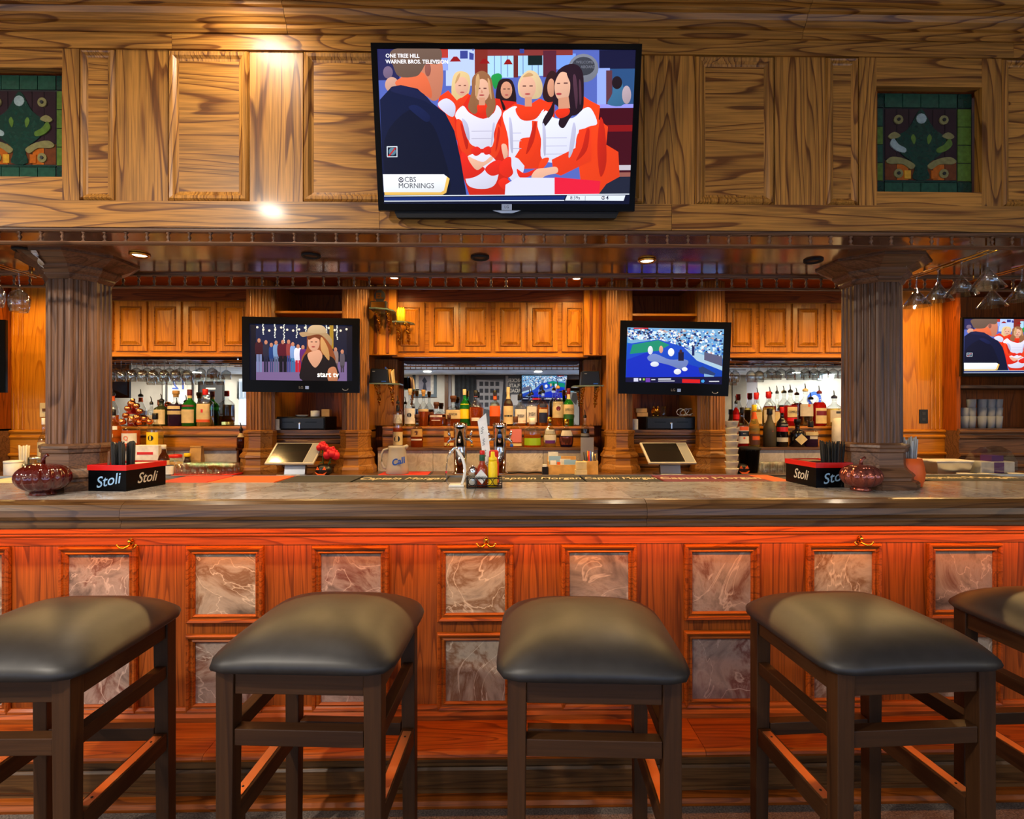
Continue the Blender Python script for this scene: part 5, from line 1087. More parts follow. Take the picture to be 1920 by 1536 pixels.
# straw caddies
def caddy(label, corner_px, corner_py, ang, wl, ws, h, flip):
    """black open box with red rim; near vertical edge at the given pixel"""
    p = at(corner_px, corner_py, ZT)
    t = T('straw_caddy', label, 'caddy', (p.x, p.y, ZT), rot=R(ang))
    # local: near corner at origin, long side along +x (flip: -x), short side along -x (flip: +x) rotated 90
    sx = -1 if flip else 1
    lx = sx*wl
    th = .004; z0 = .0
    b = MB().box(0, lx, 0, ws, 0, th)
    for a in (b.box(0, lx, 0, th, th, h), b.box(0, lx, ws-th, ws, th, h), b.box(0, sx*th, th, ws-th, th, h), b.box(lx-sx*th, lx, th, ws-th, th, h), b.box(lx*.36, lx*.36+sx*th, th, ws-th, th, h-.01)): pass
    O('tray', b, 'black_gloss', t, world=False)
    O('red_rim', MB().box(-sx*.003, lx+sx*.003, -.003, .005, h-.002, h+.020).box(-sx*.003, lx+sx*.003, ws-.005, ws+.003, h-.002, h+.020).box(-sx*.003, sx*.005, .005, ws-.005, h-.002, h+.020).box(lx-sx*.005, lx+sx*.003, .005, ws-.005, h-.002, h+.020), 'red', t, world=False)
    return t, lx, sx
def straws(name, label, n, c, h, spread, col, base=0, r=.0028, bunch=.032, seed=1):
    rd_ = random.Random(seed)
    for k in range(n):
        a = rd_.uniform(0, 2*pi); q = bunch*math.sqrt(rd_.random()); dx, dy = q*cos(a), q*sin(a)
        hh = h*rd_.uniform(.94, 1.03)
        f = spread
        o = O(name, MB().tube([(c[0]+dx, c[1]+dy, c[2]+base), (c[0]+dx*(1+f), c[1]+dy*(1+f), c[2]+hh)], r, 6), col)
        tag(o, label, 'straw', label.split(',')[0])
cl, lx, sx = caddy('black plastic caddy with red rim by the left column, pale script on it', 236.5, 920, -6, .168, .225, .088, True)
clr, lxr, sxr = caddy('black plastic caddy with red rim by the right column, pale script on it', 1530, 916, 2, .160, .235, .088, False)
def stoli(t, x, y, z, rz, size): text('script_logo', 'Stoli', size, 'light_blue_text', t, (x, y, z), (R(90), R(-12), rz), .0003, .34, .0004)
stoli(cl, -.082, -.001, .042, 0, .062); text('script_logo', 'Stoli', .062, 'offwhite', cl, (.001, .112, .045), (R(90), 0, R(90)), .0003, .34, .0004)
stoli(clr, .082, -.001, .044, 0, .062); text('script_logo', 'Stoli', .062, 'offwhite', clr, (-.001, .115, .045), (R(90), 0, R(-90)), .0003, .34, .0004)
def loc_of(t, x, y):
    a = t.rotation_euler.z; return (t.location.x+x*cos(a)-y*sin(a), t.location.y+x*sin(a)+y*cos(a), ZT+.004)
for t, x0, x1 in ((cl, -.10, -.008), (clr, .06, .155)):
    O('cup_insert', MB().box(min(x0, x1), max(x0, x1), .006, .075, .004, .012), 'black', t, world=False)
straws('drinking_straw', 'black drinking straw in the bunch in the left caddy', 56, loc_of(cl, -.060, .055), .196, .14, 'black_matte', bunch=.038, seed=1)
straws('drinking_straw', 'black drinking straw in the bunch in the right caddy', 60, loc_of(clr, .105, .050), .192, .42, 'black_matte', bunch=.036, seed=2)
straws('stir_stick', 'thin brown stir stick in the left caddy', 3, loc_of(cl, -.128, .045), .16, .9, 'brown', bunch=.018, seed=4)
nb = loc_of(clr, .03, .10)
tag(O('napkin_stack', MB().cbox((nb[0]+.03, nb[1]+.03, ZT+.004+.052), .085, .09, .104), 'brown'), 'brown paper napkin stack in the right caddy', 'napkins')
nb = loc_of(cl, -.06, .16)
tag(O('napkin_stack', MB().cbox((nb[0], nb[1], ZT+.004+.05), .10, .09, .10), 'offwhite'), 'pale paper napkin stack in the left caddy', 'napkins')
# glass pumpkins
def glass_pumpkin(label, px, py, wpx, mat, Yoff=0):
    p = at(px, py, ZT); r = wpx/F*p.y/2
    t = T('glass_pumpkin', label, 'pumpkin', (p.x, p.y+r*.45, ZT))
    O('foot', MB().lathe([(r*.46, 0), (r*.5, .006), (r*.42, .014), (r*.4, .02)], 24), mat, t, world=False)
    O('bowl', pumpkin_mesh(MB(), (0, 0, .012+r*.62), r, 14, .68, 84, 14, .09), mat, t, world=False)
    O('stem', MB().tube([(0, 0, .008+r*1.22), (.002, 0, .012+r*1.42), (.008, 0, r*1.66), (.018, 0, r*1.72)], [.008, .006, .005, .0065], 10), mat, t, world=False)
glass_pumpkin('dark red glass pumpkin dish by the left column', 64, 929, 88, 'pumpkin_glass')
glass_pumpkin('rosy metallic glass pumpkin dish by the right column', 1625, 924, 74, 'pumpkin_pink')
# orange mug with clear straws
p = at(1716, 917, ZT); t = T('pumpkin_mug', 'orange ceramic pumpkin mug holding pale straws right of the column', 'mug', (p.x, p.y+.055, ZT))
O('mug_body', MB().lathe([(.045, 0), (.050, .004), (.057, .03), (.059, .055), (.055, .085), (.049, .108), (.046, .11), (.044, .106), (.050, .08), (.052, .05), (.045, .012), (.002, .01)], 28), 'orange', t, world=False).scale = (1.2, 1.2, 1.15)
O('face_mark', MB().prism_y([(.006, .040), (.020, .036), (.022, .047)], -.0605, -.056), 'black', t, world=False)
straws('drinking_straw', 'pale clear straw standing in the orange mug', 26, (p.x, p.y+.055, ZT), .215, .45, 'straw_clear', base=.012, r=.0036, bunch=.030, seed=5)
# white curved stand with chrome head
p = at(860, 912, ZT); k = p.y/F
t = T('curved_stand', 'white curved arm stand with a chrome tip left of the sauce caddy', 'stand', (p.x, p.y, ZT))
def pl(px, py): return ((px-860)*k, 0, (912-py)*k)
arm = [pl(866, 908), pl(870, 896), pl(872, 884), pl(871, 872), pl(868, 861), pl(863, 851), pl(857, 843)]
O('arm', MB().loft([[(a[0]-.006, -.012, a[2]), (a[0]+.006, -.012, a[2]), (a[0]+.006, .012, a[2]), (a[0]-.006, .012, a[2])] for a in arm]), 'white', t, world=False, bev=.002)
O('foot', MB().box(-.042, .026, -.03, .03, 0, .010), 'white', t, world=False, bev=.003)
O('chrome_tip', MB().tube([pl(857, 841), pl(851, 840), pl(845, 848), pl(839, 860)], [.006, .008, .008, .006], 10), 'chrome', t, world=False)
O('clear_strip', MB().tube([pl(839, 860), pl(837, 876), pl(836, 890), pl(838, 902), pl(841, 909)], .0035, 8), 'plastic_clear', t, world=False)
O('red_clip', MB().cbox(pl(837, 885), .007, .008, .010), 'red', t, world=False)
# wire sauce caddy and what stands in it
p = at(908, 916, ZT); cx_, cy_ = p.x, p.y+.032; k = p.y/F
t = T('wire_caddy', 'black wire caddy with ring sides holding sauces on the bar', 'caddy', (cx_, cy_, ZT)); hw, hd = .075, .034
mb = MB().box(-hw, hw, -hd, hd, 0, .004)
O('base_tray', mb, 'black', t, world=False)
for z in (.012, .045):
    O('wire_rail', MB().tube([(-hw, -hd, z), (hw, -hd, z), (hw, hd, z), (-hw, hd, z)], .0022, 6, closed=True), 'black', t, world=False)
for x in (-hw, hw):
    for y in (-hd, hd): O('corner_post', MB().tube([(x, y, .003), (x, y, .046)], .0022, 6), 'black', t, world=False)
for i in range(4):
    x = -.052+.0347*i
    for y in (-hd, hd): O('wire_ring', MB().tube([(x+.0155*cos(a), y, .0285+.0155*sin(a)) for a in [2*pi*q/16 for q in range(16)]], .0016, 5, closed=True), 'black', t, world=False)
def inbar(x, y=0, z=.0042): return (cx_+x, cy_+y, ZT+z)
t = T('salt_shaker', 'glass salt shaker with a chrome dome lid in the wire caddy', 'shaker', inbar(-.050))
O('glass_jar', MB().lathe([(.017, 0), (.019, .003), (.019, .046), (.016, .052)], 10), 'glass', t, world=False); O('salt', MB().lathe([(.0165, .003), (.0165, .038), (.002, .039)], 10), 'white', t, world=False)
O('lid', MB().lathe([(.0175, .052), (.019, .055), (.019, .07), (.016, .082), (.008, .089), (.002, .091)], 16), 'chrome', t, world=False)
t = T('sauce_bottle', 'hot sauce bottle with green neck band and red cap in the wire caddy', 'bottle', inbar(-.010, -.002))
O('glass_body', MB().lathe([(.021, 0), (.023, .003), (.023, .078), (.020, .088), (.013, .098), (.0115, .11), (.0115, .135)], 20), 'sauce', t, world=False)
O('neck_band', MB().lathe([(.0122, .112), (.0126, .113), (.0126, .138), (.0122, .139)], 18), 'green_ink', t, world=False); O('cap', MB().lathe([(.0105, .139), (.011, .14), (.011, .156), (.009, .157)], 16), 'red', t, world=False)
O('diamond_label', MB().prism_y([(-.030, .045), (0, .014), (.024, .045), (-.004, .078)], -.0245, -.0236), 'paper_white', t, world=False); text('label_text', 'TABASCO', .010, 'green_ink', t, (-.004, -.0248, .044), (R(90), R(0), 0), .0002)
t = T('mustard_bottle', 'yellow squeeze mustard bottle at the right end of the wire caddy', 'bottle', inbar(.036, -.008))
O('bottle_body', MB().lathe([(.018, 0), (.020, .004), (.020, .095), (.018, .108), (.017, .112)], 20), 'yellow', t, world=False); O('nozzle', MB().lathe([(.018, .112), (.018, .126), (.010, .130), (.008, .150), (.006, .152)], 16), 'yellow', t, world=False)
t = T('ketchup_bottle', 'red-capped ketchup bottle behind the mustard', 'bottle', inbar(.038, .034+.026, 0))
O('bottle_body', MB().lathe([(.022, 0), (.024, .004), (.024, .10), (.020, .125)], 20), 'red', t, world=False); O('cap', MB().lathe([(.021, .125), (.022, .128), (.022, .152), (.018, .158)], 18), 'red', t, world=False)
# menu board leaning behind the caddy
pm = W(908, 880, 2.36)
t = T('table_card', 'tall pale menu card with dark script standing behind the sauces', 'menu', (pm.x, 2.42, ZT))
def q(px, py): pp = W(px, py, 2.40); return (pp.x-pm.x, pp.z-ZT)
O('card', MB().prism_y([q(912, 904), q(924, 893), q(911, 775), q(895, 789)], -.006, .004), 'paper_white', t, world=False)
for k in range(4):                                     # faded flourishes, too worn to read as letters
    a_, b_ = q(904+2.6*k, 800+22*k); O('script_flourish', MB().tube([(a_+.006*sin(u*1.9), -.0066, b_-.0035*u) for u in range(10)], .0011, 5), 'dark_grey', t, world=False)

# ================================================================ THINGS ON THE BACK COUNTER
def onc(px, Y): return (X(px, Y), Y, ZC)
# pitcher on a red mat
t = T('bar_mat', 'red rubber mat under the plastic pitcher on the back counter', 'mat', onc(762, 4.08)); O('pad', MB().box(-.19, .17, -.13, .13, 0, .010), 'red_rubber', t, world=False, bev=.003); O('mat_edge', MB().box(-.20, .18, -.14, .14, 0, .004), 'black', t, world=False)
t = T('pitcher', 'frosted plastic beer pitcher with a blue mark on a red mat', 'pitcher', (X(745, 4.06), 4.06, ZC+.010))
O('jug', MB().lathe([(.080, 0), (.084, .006), (.080, .05), (.066, .15), (.062, .19), (.066, .205), (.062, .205), (.058, .19), (.062, .15), (.076, .05), (.078, .012), (.002, .01)], 26), 'frosted', t, world=False)
O('handle', MB().tube([(-.062, 0, .185), (-.10, 0, .175), (-.118, 0, .14), (-.116, 0, .08), (-.10, 0, .045), (-.078, 0, .035)], .010, 8), 'frosted', t, world=False)
O('spout', MB().tube([(.05, 0, .19), (.066, 0, .2), (.078, 0, .21)], [.02, .016, .01], 8), 'frosted', t, world=False)
text('blue_mark', 'Call', .062, 'blue', t, (.02, -.078, .095), (R(90), R(-14), 0), .0004, .2, .002)
# beer towers
def tower(label, px, caps):
    t = T('beer_tower', label, 'beer tap', onc(px, 4.12)); r = .050
    O('pillar', MB().lathe([(r*1.25, 0), (r*1.25, .012), (r, .02), (r, .335), (r*1.08, .34), (r*1.08, .372), (r*.98, .385), (r*.3, .392)], 28), 'chrome', t, world=False)
    for s_ in (-1, 1):
        O('tap_body', MB().tube([(s_*.045, -.01, .262), (s_*.072, -.02, .262), (s_*.086, -.026, .25), (s_*.090, -.028, .222)], [.012, .012, .010, .008], 10), 'chrome', t, world=False)
        O('tap_lever', MB().tube([(s_*.074, -.02, .272), (s_*.082, -.022, .30), (s_*.088, -.024, .33)], [.007, .011, .006], 10), 'chrome', t, world=False)
        O('spout_cap', MB().lathe([(.010, .205), (.012, .21), (.012, .224), (.008, .228)], 12, (s_*.090, -.028, 0)), caps, t, world=False)
    O('tap_body', MB().tube([(0, -.045, .262), (0, -.075, .262), (0, -.09, .245)], [.012, .012, .010], 10), 'chrome', t, world=False)
    if caps == 'blue': O('spout_cap', MB().lathe([(.012, 0), (.016, .006), (.016, .024), (.010, .03)], 12, (0, -.09, .275)), 'blue', t, world=False)
tower('chrome beer tower with brass-coloured spouts left of the menu card', 863, 'gold'); tower('chrome beer tower with blue spout caps right of the menu card', 937, 'blue')
# till screens
def till(label, px, lean, s_):
    p = onc(px, 4.02); t = T('till_screen', label, 'till', p, rot=R(lean))
    O('foot', MB().box(-.11, .10, -.10, .09, 0, .012), 'silver', t, world=False, bev=.004)
    O('front_pad', MB().box(-.10, .07, -.125, -.085, .0, .016), 'white', t, world=False, bev=.004)
    O('neck', MB().prism_x([(-.01, .012), (.03, .012), (.06, .16), (.02, .16)], -.075, .075), 'silver', t, world=False)
    a = R(52); ca, sa = cos(a), sin(a)
    def pt(x, u, n): return (x + s_*.0*u, -.10+u*ca-n*sa*-1*-1, .105+u*sa*.62+n*ca)
    def slab(x0, x1, u0, u1, n0, n1, sh=.18): return [[(x0+s_*sh*u0, -.085+u0*.62+n0*-.5, .085+u0*.70+n0*.8), (x1+s_*sh*u0, -.085+u0*.62+n0*-.5, .085+u0*.70+n0*.8), (x1+s_*sh*u1, -.085+u1*.62+n0*-.5, .085+u1*.70+n0*.8), (x0+s_*sh*u1, -.085+u1*.62+n0*-.5, .085+u1*.70+n0*.8)],
                                         [(x0+s_*sh*u0, -.085+u0*.62+n1*-.5, .085+u0*.70+n1*.8), (x1+s_*sh*u0, -.085+u0*.62+n1*-.5, .085+u0*.70+n1*.8), (x1+s_*sh*u1, -.085+u1*.62+n1*-.5, .085+u1*.70+n1*.8), (x0+s_*sh*u1, -.085+u1*.62+n1*-.5, .085+u1*.70+n1*.8)]]
    O('tablet_body', MB().loft(slab(-.185, .165, 0, .205, 0, .016)), 'till_body', t, world=False, bev=.004)
    O('display', MB().loft(slab(-.170, .085, .012, .193, .0165, .018)), 'till_glass', t, world=False)
    O('card_panel', MB().loft(slab(.09, .155, .012, .193, .0165, .0175)), 'grey', t, world=False)
till('silver till tablet on a stand below the cowboy-hat television', 553, 0, 1); till('silver till tablet on a stand below the sports television', 1257, 0, -1)
# pumpkin vase with roses
t = T('pumpkin_vase', 'small black jack-o-lantern pot holding two red roses', 'vase', onc(608, 4.0))
O('pot', pumpkin_mesh(MB(), (0, 0, .045), .062, 8, .78), 'black', t, world=False)
O('orange_face', MB().prism_y([(-.04, .05), (-.03, .072), (-.018, .05)], -.066, -.054).prism_y([(.006, .05), (.02, .072), (.03, .05)], -.066, -.054).prism_y([(-.046, .034), (-.026, .022), (.01, .02), (.036, .036), (.020, .01), (-.024, .008)], -.066, -.054), 'orange', t, world=False)
for k, (dx, dz, r) in enumerate(((-.012, .215, .042), (.052, .165, .055))):
    s_ = T('red_rose', 'red rose in the jack-o-lantern pot, ' + ('upper one' if k == 0 else 'lower larger one'), 'flower', (X(608, 4.0)+dx, 4.0, ZC+.09)); rd = random.Random(k)
    O('stem', MB().tube([(-dx*.6, 0, -.03), (-dx*.2, 0, .02), (0, 0, dz-.09)], .004, 6), 'leaf', s_, world=False)
    O('leaf', MB().prism_y([(-.03, .0), (-.01, .018), (.0, .005)], -.002, .002), 'leaf', s_, world=False)
    for q_ in range(14):
        a = q_*2.4; rr = r*(.35+.65*q_/14); cz = dz-.09 + r*(.75-1.15*q_/14)
        O('petal', MB().lathe([(.002, -rr*.6), (rr*.5, -rr*.4), (rr*.62, .1*rr), (rr*.48, rr*.5), (rr*.36, rr*.52), (.002, rr*.25)], 10, (rr*.62*cos(a), rr*.5*sin(a), cz), sy=.8), 'rose', s_, world=False)
# small jack-o-lantern on the right
t = T('jack_o_lantern', 'small black jack-o-lantern cup with an orange face by the right alcove', 'pumpkin', onc(1388, 4.05))
O('pot', pumpkin_mesh(MB(), (0, 0, .044), .062, 8, .72), 'black', t, world=False); O('orange_face', MB().prism_y([(-.03, .05), (-.02, .07), (-.008, .05)], -.066, -.054).prism_y([(.012, .05), (.026, .07), (.036, .05)], -.066, -.054).prism_y([(-.036, .034), (-.02, .024), (.016, .022), (.042, .034), (.026, .012), (-.016, .010)], -.066, -.054), 'orange', t, world=False)
t = T('ice_bucket', 'black plastic bin behind the small jack-o-lantern', 'bin', onc(1404, 4.2)); O('bin_body', MB().lathe([(.065, 0), (.082, .17), (.086, .18), (.078, .18), (.06, .01), (.002, .01)], 20), 'black_gloss', t, world=False); O('bin_lining', MB().lathe([(.08, .165), (.09, .19), (.06, .2), (.03, .185), (.004, .18)], 14), 'black_matte', t, world=False)
# stack of plastic cups beside the right alcove
t = T('cup_stack', 'tall stack of white plastic cups beside the right alcove', 'cup stack', onc(1372, 4.00))
for k in range(8): O('cup', MB().lathe([(.036, k*.05), (.048, k*.05+.048), (.050, k*.05+.052), (.046, k*.05+.052)], 20), 'offwhite', t, world=False)
t = T('paper_roll', 'white paper towel roll on the right lower shelf beside the column', 'paper roll', (X(1574, 4.42), 4.42, ZL)); O('roll', MB().lathe([(.055, 0), (.058, .004), (.056, .14), (.05, .23), (.02, .235)], 24), 'paper_white', t, world=False)
# rows of rocks glasses
def tumbler(h, r): return MB().lathe([(r*.86, 0), (r*.9, .002), (r, h), (r*.93, h), (r*.82, .012), (.002, .010)], 16)
g0 = None
def tumblers(pts, h, r, label, group):
    o0 = None; od = ('first', 'second', 'third', 'fourth', 'fifth', 'sixth', 'seventh'); rw = ('front', 'second', 'third', 'rear'); seen = {}
    ys = sorted({round(p_[1], 4) for p_ in pts})
    for (x, y, z) in pts:
        j_ = ys.index(round(y, 4)); seen[j_] = seen.get(j_, 0)+1; lab_ = label + ', %s row, %s from the left' % (rw[j_], od[seen[j_]-1])
        if o0 is None: o0 = O('tumbler', tumbler(h, r), 'glass'); o0.location = (x, y, z); o = o0
        else: o = bpy.data.objects.new('tumbler', o0.data); C.objects.link(o); o.location = (x, y, z)
        tag(o, lab_, 'glass', group)
t = T('glass_tray', 'red rubber tray carrying small tumblers left of the left alcove', 'tray', onc(396, 4.06)); O('tray_base', MB().box(-.22, .2, -.12, .13, 0, .012), 'red_rubber', t, world=False, bev=.003); O('tray_lip', MB().tube([(-.22, -.12, .012), (.2, -.12, .012), (.2, .13, .012), (-.22, .13, .012)], .005, 6, closed=True), 'red', t, world=False)
x0, y0 = X(396, 4.06), 4.06
tumblers([(x0-.185+.056*i, y0-.085+.062*j, ZC+.0125) for j in range(4) for i in range(7) if not (j == 0 and i > 5)], .075, .026, 'clear shot tumbler standing on the red tray', 'tumblers on the red tray')
tumblers([(X(1432, 4.12)+.056*i, 4.1+.07*j, ZC+.0005) for j in range(2) for i in range(4)], .085, .026, 'clear tumbler in the rows behind the right straw caddy', 'tumblers behind the right caddy')
# clutter left of the tray
t = T('bar_mat', 'red rubber mat behind the left straw caddy on the back counter', 'mat', onc(318, 4.05)); O('pad', MB().box(-.17, .09, -.1, .12, 0, .008), 'red_rubber', t, world=False, bev=.002)
t = T('carton', 'white carton with red bars behind the left caddy', 'carton', (X(280, 4.22), 4.22, ZC)); O('box', MB().box(-.10, .10, -.05, .05, 0, .215), 'paper_white', t, world=False, bev=.002); O('red_bar', MB().box(-.06, .06, -.0515, -.05, .145, .165), 'red', t, world=False); O('red_bar', MB().box(0, .05, -.0515, -.05, .06, .085), 'red', t, world=False)
t = T('mixer_bottle', 'dark bottle with white cap and cream label in front of the carton', 'bottle', (X(307, 4.08), 4.08, ZC+.0085)); O('glass_body', MB().lathe([(.036, 0), (.038, .004), (.038, .11), (.03, .135), (.015, .16), (.013, .19)], 18), 'glass_brown', t, world=False); O('paper_label', MB().lathe([(.0385, .02), (.0388, .022), (.0388, .10), (.0385, .102)], 18, cap=False), 'cream', t, world=False); O('cap', MB().lathe([(.016, .185), (.017, .187), (.017, .215), (.014, .217)], 14), 'white', t, world=False)
t = T('spice_jar', 'wide glass jar of brown snacks on the back counter', 'jar', (X(329, 4.2), 4.2, ZC)); O('glass_jar', MB().lathe([(.05, 0), (.054, .004), (.054, .10), (.045, .12)], 20), 'glass', t, world=False); O('contents', MB().lathe([(.049, .004), (.049, .085), (.02, .095)], 16), 'tan', t, world=False); O('lid', MB().lathe([(.046, .12), (.047, .122), (.047, .14), (.03, .145)], 18), 'red', t, world=False)
t = T('juice_bottle', 'small bottle with a bright yellow cap beside the paper bag', 'bottle', (X(351, 4.19), 4.19, ZC)); O('glass_body', MB().lathe([(.024, 0), (.026, .004), (.026, .09), (.018, .11), (.016, .13)], 16), 'glass_brown', t, world=False); O('cap', MB().lathe([(.021, .128), (.022, .13), (.022, .152), (.018, .154)], 16), 'yellow', t, world=False); O('paper_label', MB().lathe([(.0265, .01), (.0268, .012), (.0268, .08), (.0265, .082)], 16, cap=False), 'paper_white', t, world=False)
t = T('paper_bag', 'tan paper bag standing behind the tumbler tray', 'bag', (X(369, 4.25), 4.25, ZC)); O('bag_body', MB().loft([[(-.045, -.03, 0), (.045, -.03, 0), (.045, .03, 0), (-.045, .03, 0)], [(-.044, -.034, .1), (.046, -.03, .1), (.044, .034, .1), (-.046, .03, .1)], [(-.04, -.018, .19), (.042, -.014, .2), (.04, .016, .2), (-.042, .012, .19)]]), 'tan', t, world=False); O('fold', MB().box(-.042, .042, -.018, .014, .196, .206), 'tan', t, world=False)
t = T('small_can', 'small blue and white tin behind the left caddy', 'tin', (X(317, 3.96), 3.96, ZC+.0)); O('tin_body', MB().lathe([(.03, 0), (.032, .003), (.032, .082), (.03, .085)], 18), 'navy', t, world=False); O('paper_label', MB().lathe([(.0325, .02), (.0327, .021), (.0327, .08), (.0325, .081)], 18, cap=False), 'paper_white', t, world=False)
# far left counter: straw cup and jars
t = T('straw_cup', 'white cup of pale straws left of the left column', 'cup', onc(44, 4.05)); O('cup', MB().lathe([(.04, 0), (.05, .09), (.046, .09), (.038, .01), (.002, .008)], 18), 'plastic_clear', t, world=False)
straws('drinking_straw', 'pale straw in the white cup at the far left', 18, (X(44, 4.05), 4.05, ZC), .22, .35, 'offwhite', base=.012, r=.006, bunch=.028, seed=8)
for px, Yq, h, lab in ((25, 4.0, .10, 'white plastic tub at the far left of the back counter'), (70, 4.1, .12, 'clear garnish jar left of the left column'), (88, 4.0, .11, 'clear garnish jar half hidden behind the left glass pumpkin')):
    t = T('garnish_jar', lab, 'jar', onc(px, Yq)); O('jar_body', MB().lathe([(.05, 0), (.054, .004), (.054, h), (.048, h+.004), (.046, h), (.05, .012), (.002, .01)], 18), 'white' if px == 25 else 'glass', t, world=False); O('lid', MB().lathe([(.055, h), (.056, h+.003), (.056, h+.014), (.03, h+.018)], 18), 'silver' if px != 25 else 'white', t, world=False)
# centre: pen box, pen cup, notes
t = T('paper_organizer', 'bamboo desk organiser full of papers right of the beer towers', 'organiser', onc(1057, 4.10)); a0, a1 = -.12, .10
O('tray', MB().box(a0, a1, -.06, .06, 0, .006).box(a0, a1, -.06, -.054, .006, .075).box(a0, a1, .054, .06, .006, .13).box(a0, a0+.006, -.054, .054, .006, .10).box(a1-.006, a1, -.054, .054, .006, .10), 'bamboo', t, world=False, bev=.0015)
for k, (x0, x1, y, z1, c) in enumerate(((-.115, -.04, .03, .165, 'paper_white'), (-.11, -.02, .01, .135, 'light_blue_text'), (-.03, .05, -.01, .115, 'paper_white'), (-.105, -.06, -.03, .105, 'paper_white'), (-.055, -.03, -.04, .095, 'orange'), (0, .09, -.035, .11, 'light_blue_text'))): tag(O('paper_slip', MB().box(x0+X(1057, 4.1), x1+X(1057, 4.1), 4.1+y, 4.1+y+.003, ZC+.0065, ZC+z1), c), ['white card at the back of the organiser, tallest', 'pale blue slip at the left of the organiser', 'white slip in the middle of the organiser', 'white slip at the front left of the organiser', 'small orange slip in the organiser', 'pale blue slip at the right of the organiser'][k], 'paper')
t = T('pen_cup', 'square bamboo pen cup at the right of the organiser', 'pen cup', onc(1107, 4.06)); O('cup', MB().box(-.05, .05, -.05, .05, 0, .006).box(-.05, .05, -.05, -.044, .006, .105).box(-.05, .05, .044, .05, .006, .105).box(-.05, -.044, -.044, .044, .006, .105).box(.044, .05, -.044, .044, .006, .105), 'bamboo', t, world=False, bev=.0015)
for k in range(11):
    rd_ = random.Random(k+20); c = ['black', 'navy', 'purple', 'gold', 'red', 'blue', 'black', 'silver', 'black', 'tan', 'dark_grey'][k]; bx, by = -.036+.0072*k, rd_.uniform(-.03, .03)
    tag(O('pen', MB().tube([(X(1107, 4.06)+bx*.7, 4.06+by*.6, ZC+.008), (X(1107, 4.06)+bx*1.3, 4.06+by, ZC+rd_.uniform(.14, .18))], [.004, .0052], 7), c), 'pen standing in the bamboo cup, %s from the left' % ['first', 'second', 'third', 'fourth', 'fifth', 'sixth', 'seventh', 'eighth', 'ninth', 'tenth', 'last'][k], 'pen')
t = T('note_block', 'pale yellow paper note block in front of the pen cup', 'note block', onc(1089, 3.94)); O('block', MB().box(-.042, .042, -.03, .03, 0, .052), 'cream', t, world=False, bev=.002); O('upper_block', MB().box(-.036, .04, -.026, .026, .053, .108), 'cream', t, world=False, bev=.003)
t = T('card_reader', 'flat dark card reader in front of the organiser', 'card reader', onc(1064, 3.92)); O('pad', MB().box(-.055, .055, -.05, .05, 0, .016), 'dark_grey', t, world=False, bev=.004); O('slot', MB().box(-.03, .03, -.052, -.05, .004, .008), 'silver', t, world=False)
t = T('lighter_box', 'small black box with a white top left of the organiser', 'box', onc(1022, 4.04)); O('box', MB().box(-.022, .022, -.02, .02, 0, .062), 'black', t, world=False, bev=.002); O('white_top', MB().box(-.018, .010, -.016, .016, .062, .078), 'white', t, world=False)
t = T('card', 'grey card standing against the right alcove base', 'card', (X(1101, 4.20), 4.20, ZC)); O('sheet', MB().box(-.05, .05, 0, .004, 0, .272), 'wall_violet', t, world=False); O('easel', MB().prism_x([(.004, .2), (.004, .19), (.05, 0), (.056, 0)], -.01, .01), 'wall_violet', t, world=False)
tag(O('cable', MB().tube([(X(935, 4.2)+.02*k, 4.15+.02*sin(k), ZC+.006) for k in range(24)], .006, 6), 'black'), 'black cable lying along the marble right of the beer towers', 'cable')

# ================================================================ THINGS IN THE ALCOVES
ZN = 1.262
def drawer_box(label, px, Y=4.45):
    t = T('cash_drawer', label, 'cash drawer', (X(px, Y), Y, ZN)); O('case', MB().box(-.20, .20, -.10, .2, 0, .105), 'black_matte', t, world=False, bev=.004); O('front', MB().box(-.19, .19, -.108, -.10, .01, .095), 'black', t, world=False, bev=.002)
    for s_ in (-1, 1): O('slot', MB().box(s_*.09-.045, s_*.09+.045, -.1095, -.108, .06, .064), 'black_gloss', t, world=False)
    O('lock', MB().lathe([(.010, 0), (.010, .006), (.004, .007)], 12, (0, 0, 0)), 'silver', t, world=False).matrix_local = Matrix.Translation((0, -.108, .05)) @ Matrix.Rotation(R(90), 4, 'X')
    O('key', MB().box(-.004, .006, -.117, -.115, .008, .05), 'silver', t, world=False)
drawer_box('black steel cash drawer in the left alcove', 571); drawer_box('black steel cash drawer in the right alcove', 1251)
def onb(px, Y=4.47): return (X(px, Y), Y, ZN+.105)
t = T('receipt_tray', 'white oval dish on the left cash drawer', 'dish', onb(566)); O('dish', MB().lathe([(.03, 0), (.05, .01), (.052, .014), (.045, .012), (.002, .006)], 20), 'white', t, world=False)
t = T('tape_roll', 'white paper roll on the left cash drawer', 'paper roll', onb(591)); O('roll', MB().lathe([(.034, 0), (.035, .002), (.035, .048), (.01, .05)], 20), 'paper_white', t, world=False)
t = T('tan_box', 'small tan carton on the left cash drawer', 'carton', onb(613)); O('box', MB().box(-.035, .03, -.03, .03, 0, .06), 'tan', t, world=False, bev=.002)
for k, (dz, dx) in enumerate(((0, 0), (.034, -.008))): t = T('tan_box', 'small tan carton on the right cash drawer, %s' % ('lower one' if k == 0 else 'upper one'), 'carton', (X(1203, 4.44)+dx, 4.44, ZN+.105+dz+.0)); O('box', MB().box(-.045, .045, -.03, .03, 0, .033), 'bamboo', t, world=False, bev=.002)
t = T('gold_pig', 'shiny gold piggy bank on the right cash drawer', 'figurine', onb(1229, 4.42)); O('body', MB().ball((0, 0, .042), .036, 16, 10).ball((0, -.026, .05), .022, 12, 8), 'gold', t, world=False)
